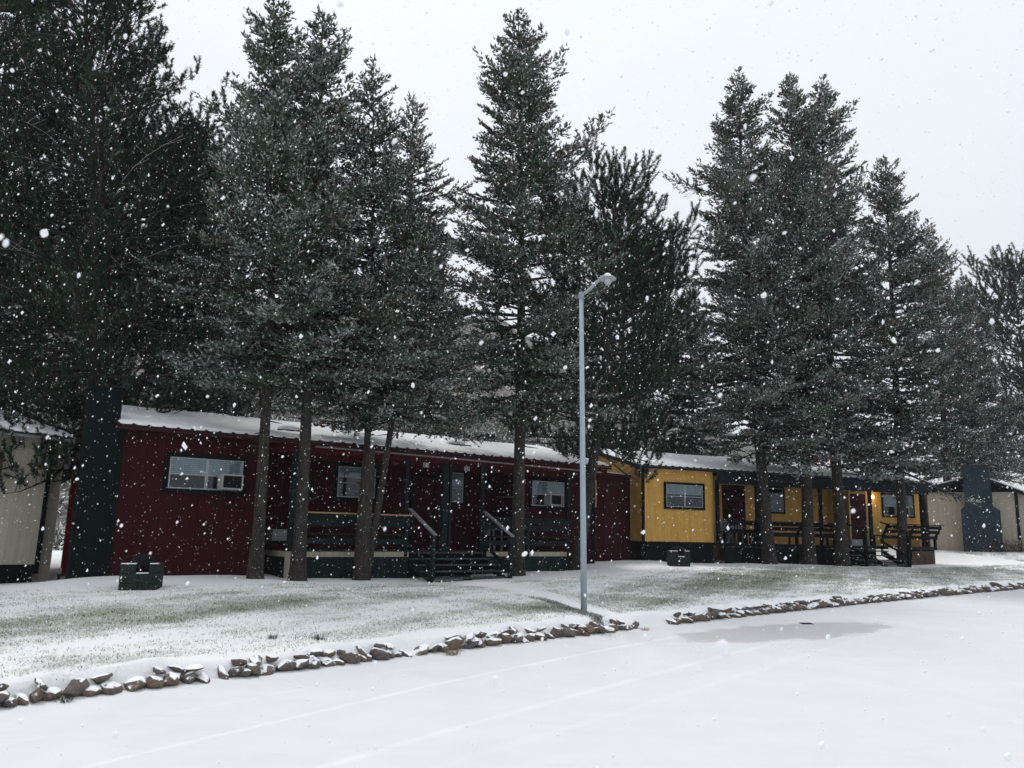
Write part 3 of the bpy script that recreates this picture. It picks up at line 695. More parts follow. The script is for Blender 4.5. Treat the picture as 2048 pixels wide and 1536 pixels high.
# -------- yellow cabin
yel = empty('yellow_cabin', 'mustard yellow cabin with dark red doors, slate blue fascia and bench railings', 'cabin', 'cabins along the road', mat=YEL.matrix())
yx0 = YEL.x(1284, 1050, .3); yx1 = 3.36; yend = YEL.x(1846, 1050, .6)
MB().box(yx0, yx1, .3, 6.9, .70, 3.26).build('front_wall', MAT_YELLOW, yel)
MB().box(yx0+.02, yx1, .32, 6.9, -.3, .70).build('foundation_skirt', MAT_TEAL_DARK, yel)
MB().box(yx1+.005, 10.6, 2.0, 6.9, -.3, 3.26).build('porch_wall', MAT_YELLOW, yel)
MB().box(10.605, yend, .6, 6.9, .66, 3.26).build('end_wall', MAT_YELLOW, yel)
gable(yel, yx0+.005, yend-.005, .3, 3.2, 3.262, .62, MAT_YELLOW)
roof(yel, YEL_L, -.08, YEL_L+.05, MAT_METAL_D, seed=4)
MB().box(-.08, YEL_L+.05, -.005, .015, 3.20, 3.262).build('fascia', MAT_SLATE, yel)
MB().beam((-.06, .03, 3.24), (-.06, 3.5, 4.04), .04, .14, up=(1,0,0)).build('rake_board', MAT_SLATE, yel)
MB().beam((-.06, 6.97, 3.24), (-.06, 3.5, 4.04), .04, .14, up=(1,0,0)).build('rake_board', MAT_SLATE, yel)
MB().box(0.0, yx1, .02, .298, 3.235, 3.262).build('soffit', MAT_TAN, yel)
MB().box(yx1+.005, 14.1, .02, 2.0, 3.235, 3.262).build('soffit', MAT_SLATE, yel)
MB().box(3.36, YEL_L+.03, .016, .055, 2.93, 3.232).build('porch_beam', MAT_SLATE, yel)
MB().box(3.40, YEL_L, .056, .09, 2.80, 3.00).build('lower_porch_beam', MAT_SLATE, yel)
MB().box(yx0-.012, yx0+.10, .27, .30, .70, 3.23).build('corner_trim', MAT_TEAL_DARK, yel)
MB().box(.45, .75, .16, .298, 3.05, 3.20).build('vent_box', MAT_TAN, yel)
wa = [YEL.loc(1331, 968, .3), YEL.loc(1405, 1016, .3)]
window(yel, YEL, wa[0][0], wa[1][0], wa[1][1], wa[0][1], .3, 2, blind=(.42, .42), tw=.08)
wb = [YEL.loc(1522, 975, 2.0), YEL.loc(1566, 1024, 2.0)]
window(yel, YEL, wb[0][0], wb[1][0], wb[1][1], wb[0][1], 2.0, 1, blind=0, tw=.08)
wc = [YEL.loc(1764, 989, .6), YEL.loc(1826, 1033, .6)]
wcw = wc[1][0]-wc[0][0]
window(yel, YEL, wc[0][0], wc[1][0], wc[1][1], wc[0][1], .6, 2, ac=(wc[0][0]+.62, wc[0][0]+1.08, wc[1][1]+.02, wc[1][1]+.36), blind=(.55, .5), tw=.07)
door(yel, YEL.x(1448, 1030, 2.0), YEL.x(1487, 1030, 2.0), .67, 2.84, 2.0)
door(yel, YEL.x(1700, 1030, .6), YEL.x(1731, 1030, .6), .67, 2.72, .6, trim=MAT_TAN)

plank_deck(yel, 3.62, 14.2, .03, 1.97, .665, MAT_DECK, 13)
MB().box(3.6, 11.6, -.01, .03, .56, .67).build('deck_fascia', MAT_TEAL_DARK, yel)
MB().box(12.95, 14.25, -.01, .03, .56, .67).build('deck_fascia', MAT_SLATE, yel)
skirting(yel, 3.6, 10.95, 0.0, -.35, .555, MAT_TEAL_DARK, 20)
skirting(yel, 12.9, 14.2, 0.0, -.35, .50, MAT_LOG, 7)
MB().box(14.2, 14.23, .03, 1.9, -.3, .555).build('side_skirting', MAT_LOG, yel)
for px, wd, m in ((1435, .12, MAT_TEAL_DARK), (1516, .16, MAT_SLATE), (1641, .12, MAT_TEAL_DARK), (1740, .13, MAT_SLATE), (1844, .15, MAT_TEAL_DARK)):
    x = YEL.x(px, 1010, .10); MB().box(x-wd/2, x+wd/2, .03+.03, .06+wd*.8, .67, 2.93).build('porch_post', m, yel)
x = YEL.x(1852, 1010, .10); MB().tube([(x, .12, .67), (x+.01, .12, 1.8), (x, .12, 2.92)], [.085, .08, .075], 9).build('porch_post', MAT_LOG, yel, smooth=True)
bench_rail(yel, 3.62, 4.98, MAT_TEAL_DARK, top=1.50, lean=.22, slats=(1.40, 1.12), y=.03)
bench_rail(yel, 5.02, 8.9, MAT_TEAL_DARK, top=1.50, lean=.30, slats=(1.40, 1.24, 1.02), y=.03)
sx0, sx1 = YEL.x(1706, 1110, -.6), YEL.x(1800, 1110, -.6)
bench_rail(yel, sx1-.25, 14.35, MAT_TEAL_DARK, top=1.56, lean=.34, slats=(1.44, 1.26, 1.04), y=.03)
stairs(yel, sx0, sx1-.25, MAT_TEAL_DARK, .66, 4, z_g=-.08, rail_top=1.62, rail_bot=1.20, rail_mat=MAT_TEAL_DARK, post_mat=MAT_TEAL_DARK)
plate(yel, YEL, 1667, 973, .055, '23', .15, .1); plate(yel, YEL, 1719, 976, .055, '24', .15, .1)
MB().tube([(13.2, 4.2, 4.0), (13.2, 4.2, 4.45)], [.14, .14], 8).build('vent_pipe', MAT_PIPE, yel)
MB().tube([(11.2, 3.9, 4.0), (11.2, 3.9, 4.42)], [.12, .12], 8).build('vent_pipe', MAT_PIPE, yel)
# lit porch lamp
lx_, lz_ = YEL.loc(1744.6, 993.5, .52)
lamp = empty('porch_light', 'small glowing porch light on the yellow wall beside the dark red door', 'wall lamp', loc=tuple(YEL.w(lx_, .52, lz_)))
m, n, l, p = new_mat('lamp_glow'); p.inputs['Emission Color'].default_value = (1, .60, .26, 1); p.inputs['Emission Strength'].default_value = 9
lamp.rotation_euler = YEL.matrix().to_euler()
MB().tube([(0,0,-.075),(0,0,-.05),(0,0,0),(0,0,.05),(0,0,.07)], [.02,.055,.07,.05,.02], 10).build('bulb_globe', m, lamp, smooth=True)
MB().box(-.05, .05, .055, .078, -.06, .12).build('back_plate', MAT_BLACK, lamp)
ld = bpy.data.lights.new('porch_light_glow', 'POINT'); ld.energy = 6; ld.color = (1, .62, .3); ld.shadow_soft_size = .07
lo = bpy.data.objects.new('porch_light_glow', ld); COL.objects.link(lo); lo.parent = lamp; lo.location = (0, -.12, 0)

# -------- white cabin on the left
wht = empty('white_cabin', 'off-white cabin cut by the left edge, dark corner post and teal skirting', 'cabin', 'cabins along the road', mat=WHT.matrix())
cx1 = WHT.x(86, 1000, .25)
MB().box(-6, cx1, .25, 6.9, .50, 3.26).build('front_wall', MAT_BEIGE, wht)
MB().box(-6, cx1-.02, .24, 6.9, -.5, .497).build('foundation_skirt', MAT_TEAL_DARK, wht)
MB().box(cx1, cx1+.09, .21, .30, .30, 3.24).build('corner_post', MAT_TEAL_DARK, wht)
MB().box(cx1+.095, cx1+.50, .6, 5.5, -.3, 3.2).build('closet_wall', MAT_BEIGE, wht)
MB().box(cx1+.095, cx1+.505, .595, .6, 1.70, 1.715).build('wall_seam', MAT_SOFFIT, wht)
wex = WHT.x(152, 880, 0)
roof(wht, 8, -7, wex, MAT_METAL_D, seed=8)
gable(wht, -5.99, cx1-.01, .25, 3.25, 3.262, .62, MAT_BEIGE)
MB().box(-7, wex, -.005, .015, 3.20, 3.262).build('fascia', MAT_SOFFIT, wht)
MB().box(-6.9, wex-.02, .02, .6, 3.235, 3.262).build('soffit', MAT_SOFFIT, wht)
MB().box(-1.6, WHT.x(0.5, 950, .25), .20, .248, WHT.loc(1, 962, .25)[1], WHT.loc(1, 905, .25)[1]).build('window', MAT_LOG, wht)
MB().box(wex-.10, wex-.02, .1, .18, 2.6, 3.23).build('eave_bracket', MAT_SOFFIT, wht)

# -------- beige cabin far right, end wall with a stepped teal chimney
bge = empty('beige_cabin', 'pale beige cabin end wall with stepped teal chimney at the right edge', 'cabin', 'cabins along the road', mat=BGE.matrix())
bw = BGE.x(2034, 1040, 0); bc0, bc1 = BGE.x(1926, 1060, -.5), BGE.x(2001, 1060, -.5); bd0, bd1 = BGE.x(1930, 990, -.4), BGE.x(1982, 990, -.4)
bm_ = (bd0+bd1)/2; bl = bm_-(bw-bm_)-1.2
MB().box(bl, bw, 0, 12, -.6, 2.85).build('end_wall', MAT_BEIGE, bge)
mb = MB(); mb.add([(bl,0.0,2.852),(bw,0.0,2.852),(bm_,0.0,3.55),(bl,12,2.852),(bw,12,2.852),(bm_,12,3.55)], [(0,1,2),(3,5,4),(0,3,4,1),(0,2,5,3),(1,4,5,2)]).build('gable', MAT_TEAL_DARK, bge)
mb = MB(); mb.beam((bl-.4, 6, 2.80), (bm_, 6, 3.62), 12.6, .08, up=(0,0,1)); mb.beam((bw+.55, 6, 2.74), (bm_, 6, 3.62), 12.6, .08, up=(0,0,1)); mb.build('roof', MAT_METAL_D, bge)
mb = MB(); mb.beam((bl-.4, 6, 2.87), (bm_, 6, 3.69), 12.5, .06, up=(0,0,1)); mb.beam((bw+.55, 6, 2.81), (bm_, 6, 3.69), 12.5, .06, up=(0,0,1)); mb.build('snow_layer', MAT_SNOW, bge)
mb = MB(); mb.beam((bl-.4, -.32, 2.76), (bm_, -.32, 3.58), .03, .16, up=(0,0,1)); mb.beam((bw+.55, -.32, 2.70), (bm_, -.32, 3.58), .03, .16, up=(0,0,1)); mb.build('rake_board', MAT_SLATE, bge)
mb = MB(); mb.box(bc0, bc1, -.7, -.01, -.6, 2.0); mb.add([(bc0,-.7,2.0),(bc1,-.7,2.0),(bc1,-.01,2.0),(bc0,-.01,2.0),(bd0,-.7,2.2),(bd1,-.7,2.2),(bd1,-.01,2.2),(bd0,-.01,2.2)], [(0,1,5,4),(1,2,6,5),(2,3,7,6),(3,0,4,7)])
mb.box(bd0, bd1, -.7, -.01, 2.2, 4.0); mb.box(bd0-.04, bd1+.04, -.74, .03, 4.0, 4.08); mb.build('chimney', MAT_STEEL, bge)
MB().box(bw-.02, bw+.10, -.03, .08, -.5, 2.84).build('corner_trim', MAT_SLATE, bge)
MB().box(bw+.01, bw+5, .2, .3, -.5, 2.84).build('side_wall', MAT_BEIGE, bge)

# -------- red shed in the gap between the cabins
def _pcol(p):
    v = np.array(p)-CAMP; return 1024+F_PX*(v@RIGHT)/(v@FWD)
ys_ = next(y for y in np.arange(.35, 6, .02) if _pcol(YEL.w(yx0-.012, y, 1.5)) < 1262)
sA, sB = RED.w(wx+.06, 1.35, 0), YEL.w(yx0-.02, ys_, 0); SH = Frame([sA[0], sA[1], .38], [sB[0], sB[1], .38], 0)
shed = empty('storage_shed', 'plain dark red shed wall filling the gap between red and yellow cabins', 'shed', mat=SH.matrix())
MB().box(0, SH.L, 0, 1.6, -.5, 2.98).build('wall', MAT_RED, shed)
MB().box(-.02, SH.L, -.06, 1.65, 2.98, 3.04).build('roof', MAT_METAL, shed)
MB().box(0, SH.L-.02, -.02, 1.62, 3.04, 3.065).build('snow_layer', MAT_SNOW, shed)
door(shed, SH.x(1208, 1080, 0), SH.x(1234, 1080, 0), .03, 2.0, 0, trim=MAT_DOOR)
print('shed', SH.L, ys_)

# -------- red post and lintel in the left gap
pa = at_y(133, 1118, 20.0)
gt = empty('post_frame', 'red timber post and beam standing in the gap beside the white cabin', 'post frame', loc=(pa[0], pa[1], float(ground_z(pa[0], pa[1]))))
gt.rotation_euler = (0, 0, math.radians(20))
MB().box(-.07, .07, -.07, .07, -.2, 2.75).build('post', MAT_PIPE, gt)
MB().box(-1.6, -1.46, -.07, .07, -.2, 2.75).build('post', MAT_RED, gt)
MB().box(-1.75, .45, -.06, .06, 2.75, 3.2).build('beam', MAT_RED_TRIM, gt)
pc = at_z(136, 1150, .42)
cb = MB(); cb.box(-.2, .2, -.1, .1, 0, .04); cb.box(-.2, .2, -.1, .1, .15, .19); cb.box(-.2, -.16, -.1, .1, .04, .15); cb.box(.16, .2, -.1, .1, .04, .15); cb.box(-.02, .02, -.1, .1, .04, .15)
o = cb.build('concrete_block', MAT_BLOCK); o.location = (pc[0], pc[1], float(ground_z(pc[0], pc[1]))-.01); o.rotation_euler = (0, 0, .4)
o['label'] = 'small hollow concrete block lying on snow at the foot of the teal chimney'; o['category'] = 'concrete block'

# ------------------------------------------------------------------ block barbecue pits
def bbq(px, py, z, ang, s, label):
    q = ground_hit(px, py); gz = float(q[2])
    root = empty('barbecue_pit', label, 'barbecue', 'block barbecue pits in front of the cabins', loc=(q[0], q[1], gz-.04)); root.rotation_euler = (0, 0, ang); root.scale = (s, s, s)
    b = .2
    def blk(x0, x1, y0, y1, z0, z1, r_=random):
        m = MB(); m.box(x0+.004, x1-.004, y0+.004, y1-.004, z0+.003, z1-.003); m.build('block', MAT_BLOCK, root, bevel=.008)
    for k, zz in enumerate((0, b)):
        for i in range(2): blk(-.38+.38*i, .0+.38*i, 0, .16, zz, zz+b)
        for i in range(2): blk(-.38, -.22, .16+.32*i, .48+.32*i, zz, zz+b); blk(.22, .38, .16+.32*i, .48+.32*i, zz, zz+b)
        for i in range(1): blk(-.22, .22, .64, .80, zz, zz+b)
    blk(-.38, -.06, 0, .16, 2*b, 3*b); blk(.20, .38, 0, .16, 2*b, 3*b)
    blk(-.38, -.22, .40, .80, 2*b, 3*b); blk(.22, .38, .40, .80, 2*b, 3*b)
    m = MB(); m.box(-.22, .22, .16, .66, 2*b+.005, 2*b+.02)
    for i in range(9): m.box(-.2+.05*i-.006, -.2+.05*i+.006, .14, .66, 2*b+.02, 2*b+.035)
    m.build('grate', MAT_BLACK, root)
    m = MB(); m.tube([(0, .5, 2*b+.03), (0, .5, 3*b), (0, .52, 3*b+.12), (0, .54, 3*b+.16)], [.24, .27, .22, .06], 12); m.build('lid', MAT_BLACK, root, smooth=True)
    for (x0, x1, y0, y1, zt) in ((-.38, -.06, 0, .16, 3*b), (.20, .38, 0, .16, 3*b), (-.06, .20, 0, .16, 2*b)):
        MB().box(x0+.01, x1-.01, y0+.01, y1-.01, zt, zt+.014).build('snow_dusting', MAT_SNOW, root)
bbq(274, 1181, .36, math.radians(14), .84, 'square dark green block barbecue pit with a notched front before the red cabin')
bbq(1360, 1133, .33, math.radians(-4), .84, 'green block barbecue pit on the snow below the yellow cabin window')

# bits on the porches
def porch_thing(name, mbf, fr, px, py, yp, label, cat, mat, zoff=0):
    x, z = fr.loc(px, py, yp); o = mbf(MB()).build(name, mat); o.matrix_world = fr.matrix() @ Matrix.Translation((x, yp, .667+zoff)); o['label'] = label; o['category'] = cat; return o
x, z = RED.loc(559, 1073, .95)
o = MB().box(-.22, .22, -.12, .12, 0, .24).box(-.23, .23, -.13, .13, .24, .27).build('storage_tub', MAT_PLASTIC); o.matrix_world = RED.matrix() @ Matrix.Translation((x, .95, 1.02-.12)); o['label'] = 'pale grey plastic tub on the dark bench at the left end of the red porch'; o['category'] = 'tub'
t = empty('porch_bench', 'low dark bench under the pale tub at the left end of the red porch', 'bench', mat=RED.matrix() @ Matrix.Translation((x, .95, .667)))
MB().box(-.45, .45, -.2, .2, .18, .225).build('seat', MAT_TEAL_DARK, t)
for a in (-.4, .4): MB().box(a-.03, a+.03, -.17, .17, 0, .18).build('leg', MAT_TEAL_DARK, t)
def chair(fr, px, yp, label, rz=0.0, zoff=.667):
    x, _ = fr.loc(px, 1060, yp); t = empty('patio_chair', label, 'chair', 'pale plastic chairs on the porches', mat=fr.matrix() @ Matrix.Translation((x, yp, zoff)) @ Matrix.Rotation(rz, 4, 'Z'))
    MB().box(-.22, .22, -.22, .22, .40, .43).build('seat', MAT_PLASTIC, t)
    m = MB(); m.box(-.22, .22, .20, .23, .78, .84)
    for k in range(4): m.box(-.2+.115*k, -.2+.115*k+.06, .205, .225, .43, .78)
    m.build('backrest', MAT_PLASTIC, t)
    for a in (-.2, .2):
        for b in (-.2, .2): MB().box(a-.02, a+.02, b-.02, b+.02, 0, .40).build('leg', MAT_PLASTIC, t)
    for a in (-.23, .23): MB().box(a-.02, a+.02, -.2, .2, .60, .62).box(a-.015, a+.015, -.2, -.17, .43, .60).build('armrest', MAT_PLASTIC, t)
chair(RED, 985, 1.2, 'grey plastic chair on the red porch behind the right handrail', .4)
chair(YEL, 1457, 1.1, 'grey plastic chair before the left dark red door of the yellow cabin', .2)
chair(YEL, 1479, 1.25, 'grey plastic chair against the right jamb of the left yellow-cabin door', -.3)
x, z = YEL.loc(1711, 1083, .3)
o = MB().box(-.28, .28, -.14, .14, 0, .22).box(-.29, .29, -.15, .15, .22, .25).build('storage_box', MAT_PLASTIC); o.matrix_world = YEL.matrix() @ Matrix.Translation((x, .35, .667)); o['label'] = 'grey box at the foot of the right hand dark red door'; o['category'] = 'box'

# ------------------------------------------------------------------ street lamp
lb = ground_hit(1168, 1224); ltop = at_y(1162.5, 590, lb[1]); lhd = at_y(1213, 557, lb[1]); gz = float(ground_z(lb[0], lb[1]))
sl = empty('street_lamp', 'tall slim pale blue-grey street lamp with a bent arm at the lawn path', 'street lamp', loc=(lb[0], lb[1], gz))
tx, tz = float(ltop[0]-lb[0]), float(ltop[2]-gz); hx, hz = float(lhd[0]-lb[0]), float(lhd[2]-gz)
MB().tube([(0,0,-.1), (tx*.5,0,tz*.5), (tx,0,tz)], [.054, .047, .036], 8).build('pole', MAT_POLE, sl, smooth=True)
MB().tube([(tx,0,tz-.06), (tx,0,tz+.05)], [.05, .045], 10).build('collar', MAT_WFRAME, sl)
MB().tube([(tx+.01,0,tz), (tx+.12,0,tz+.08), (tx+(hx-tx)*.62,0,tz+(hz-tz)*.80), (hx-.10,0,hz-.02)], [.028]*4, 8).build('arm', MAT_WFRAME, sl, smooth=True)
MB().tube([(hx-.14,0,hz-.025), (hx-.06,0,hz), (hx+.10,0,hz), (hx+.17,0,hz-.01)], [.035, .065, .062, .025], 12).build('lamp_head', MAT_WFRAME, sl, smooth=True)
mb = MB(); mb.tube([(hx+.02,0,hz-.03), (hx+.02,0,hz-.075), (hx+.02,0,hz-.11), (hx+.02,0,hz-.125)], [.075, .07, .045, .01], 12); mb.build('glass_bowl', MAT_SIGN, sl, smooth=True)
mb = MB(); mb.tube([(hx+.02,0,hz+.035), (hx+.02,0,hz+.07), (hx+.02,0,hz+.095), (hx+.02,0,hz+.10)], [.075, .065, .035, .01], 10); mb.build('snow_cap', MAT_SNOW, sl, smooth=True)

# ------------------------------------------------------------------ conifers
def unit(a): return a/np.maximum(np.linalg.norm(a, axis=-1, keepdims=True), 1e-9)
Zv = np.array([0, 0, 1.0])
GREEN = np.array([0.022, 0.040, 0.027]); GREEN2 = np.array([0.036, 0.056, 0.034]); BROWN = np.array([0.070, 0.048, 0.036]); WHITE = np.array([0.78, 0.80, 0.80])
def twig_mesh(P, D, L, W, col, snow, r):
    """every twig is a small three sided spike: snow lies on the upper face, needles show below"""
    n = len(P); side = unit(np.cross(D, Zv+r.normal(size=(n, 3))*0.15)); u = np.cross(side, D)
    W = W[:, None]; V = np.stack([P+side*W, P-side*W, P-u*W*1.1, P+D*L[:, None]], 1).reshape(-1, 3)
    i = np.arange(n)*4; Fc = np.stack([np.stack([i, i+1, i+3], 1), np.stack([i+1, i+2, i+3], 1), np.stack([i+2, i, i+3], 1)], 1).reshape(-1, 3)
    top = col*(1-snow[:, None])+WHITE*snow[:, None]; s2 = (snow*0.50*r.uniform(0, 1, n)**1.9)[:, None]; low = col*(1-s2)+WHITE*s2
    s3 = (snow*0.50*r.uniform(0, 1, n)**1.9)[:, None]; low2 = col*(1-s3)+WHITE*s3
    T = np.stack([top, low, low2], 1).reshape(-1, 3)
    return V, Fc, T

def spruce(seed, H, cb, R, k=1.0, brown=0.25, asc=1.0, dens=1.0, snow=0.6, tau=.50, girth=1.0):
    r = np.random.default_rng(seed); trunk = MB(); PP, DD, LL, WW, CC, SS = [], [], [], [], [], []
    lean = r.normal(size=2)*0.12
    def tp(z): return np.array([lean[0]*math.sin(z/H*2.5), lean[1]*math.sin(z/H*3), z])
    r0 = (0.0128*H+0.015)*girth
    zs = np.linspace(0, H-.15, 14); trunk.tube([tp(z) for z in zs], [max(.012, r0*(1-z/H)**0.85*(1+.25*math.exp(-z/.3))) for z in zs], 9)
    trunk.tube([(0,0,-.05), (0,0,.16), (0,0,.42), (0,0,.8)], [r0*1.65, r0*1.32, r0*1.10, r0*.9], 11, cap=False)
    for _ in range(26):                     # stubs of dead branches
        zz = r.uniform(.9, H*cb); a_ = r.uniform(0, 6.283); e_ = np.array([math.cos(a_), math.sin(a_), r.uniform(-.25, .35)]); l_ = r0*.8+r.uniform(.05, .30)*(1 if r.random() < .8 else 2.6)
        trunk.tube([tp(zz), tp(zz)+e_*l_*.6, tp(zz)+e_*l_], [.020, .014, .006], 4, cap=False)
    z = H*cb*0.93; k_ = 0; phase = r.uniform(0, 6)
    clump = lambda a, zz: 1+0.26*math.sin(2*a+zz*0.9+phase)+0.22*math.sin(3*a-zz*1.9+phase*2)
    while z < H-0.12:
        d = H-z; Rz = R*(1-math.exp(-(tau*d**.78/R)**1.5))**(1/1.5)+0.02; Rz *= 1-0.12*math.exp(-(z-H*cb*.93)/0.8)
        nb = int(r.integers(4, 7)) if d > 1 else 4
        for b in range(nb):
            a = r.uniform(0, 6.283); Lb = max(.10, Rz*clump(a, z)*r.uniform(.66, 1.14)*(1.25 if r.random() < .06 else 1)); zb = z+r.uniform(-.1, .1)*k
            f = min(1, d/(H*(1-cb))); a0 = math.radians((48-48*f**.8)*asc+r.normal()*7)
            h = np.array([math.cos(a), math.sin(a), 0]); perp = np.array([-h[1], h[0], 0])
            t = np.linspace(0, 1, 9); sag = (0.10+0.30*f+.14*max(0, f-.75)/.25)*Lb; up = (0.16+0.20*f)*Lb
            pts = tp(zb)[None]+h[None]*(t*Lb*math.cos(a0*.8))[:, None]+Zv[None]*(t*Lb*math.sin(a0)-sag*t**1.6+up*t**3)[:, None]+perp[None]*(0.06*Lb*math.sin(r.uniform(0, 6))*t**2)[:, None]
            if Lb > .5: trunk.tube([pts[0], pts[3], pts[6]], [.012+.011*Lb, .008+.007*Lb, .006], 4, cap=False)
            ns = int(max(4, 2*Lb/(.10*k)*dens)); tt = r.uniform(.12 if Lb > 1 else .02, 1.0, ns)**.8; tt[-1] = 1.0
            q = np.stack([np.interp(tt, t, pts[:, c]) for c in range(3)], 1); dt = unit(np.stack([np.interp(np.minimum(tt+.06, 1), t, pts[:, c])-np.interp(np.maximum(tt-.06, 0), t, pts[:, c]) for c in range(3)], 1))
            sd = np.where(r.random(ns) < .5, 1, -1)[:, None]; ang = np.radians(r.uniform(25, 70, ns))[:, None]
            sdir = unit(dt*np.cos(ang)+sd*perp[None]*np.sin(ang)+Zv[None]*r.normal(.10, .22, ns)[:, None]); sdir[-1] = dt[-1]
            ls = np.clip(.42*(1-tt)*Lb+.14*k, .12*k, .50*k)*r.uniform(.7, 1.25, ns)
            m = np.maximum(2, (ls/(.058*k)*dens)).astype(int); idx = np.repeat(np.arange(ns), m)
            u = r.random(len(idx)); base = q[idx]+sdir[idx]*(u*ls[idx])[:, None]-Zv[None]*(0.10*u**2*ls[idx])[:, None]
            side = unit(np.cross(sdir[idx], Zv)); s2 = r.uniform(-1.3, 1.3, len(idx))[:, None]
            td = unit(sdir[idx]+side*s2*.95+Zv[None]*r.normal(.30, .42, len(idx))[:, None])
            n_ = len(idx); PP.append(base); DD.append(td); LL.append(r.uniform(.065, .12, n_)*k); WW.append(r.uniform(.019, .032, n_)*k)
            bc = GREEN*(1-(g := r.random()))+GREEN2*g
            if r.random() < brown*min(1.3, .3+1.2*(1-f)): bc = bc*.5+BROWN*.5
            CC.append(bc[None]*r.uniform(.7, 1.35, n_)[:, None]); base_s = snow*r.uniform(.5, 1.3)
            out_ = .45+.75*np.clip(tt[idx], 0, 1); SS.append(np.clip(r.normal(.85, .18, n_), 0, 1)*(r.random(n_) < np.clip(base_s*out_, .05, .95)))
        z += r.uniform(.15, .24)*k/(1+.0*d)
    n_ = 14; PP.append(tp(H-.2)[None]+Zv[None]*r.uniform(0, .25, n_)[:, None]); DD.append(unit(r.normal(size=(n_, 3))*.4+Zv*1.0)); LL.append(np.full(n_, .2*k)); WW.append(np.full(n_, .016*k)); CC.append(np.tile(GREEN, (n_, 1))); SS.append(np.full(n_, .3))
    V, Fc, T = twig_mesh(np.concatenate(PP), np.concatenate(DD), np.concatenate(LL), np.concatenate(WW), np.concatenate(CC), np.concatenate(SS), r)
    return dict(H=H, trunk=trunk, V=V, F=Fc, T=T, mat=MAT_BARK)

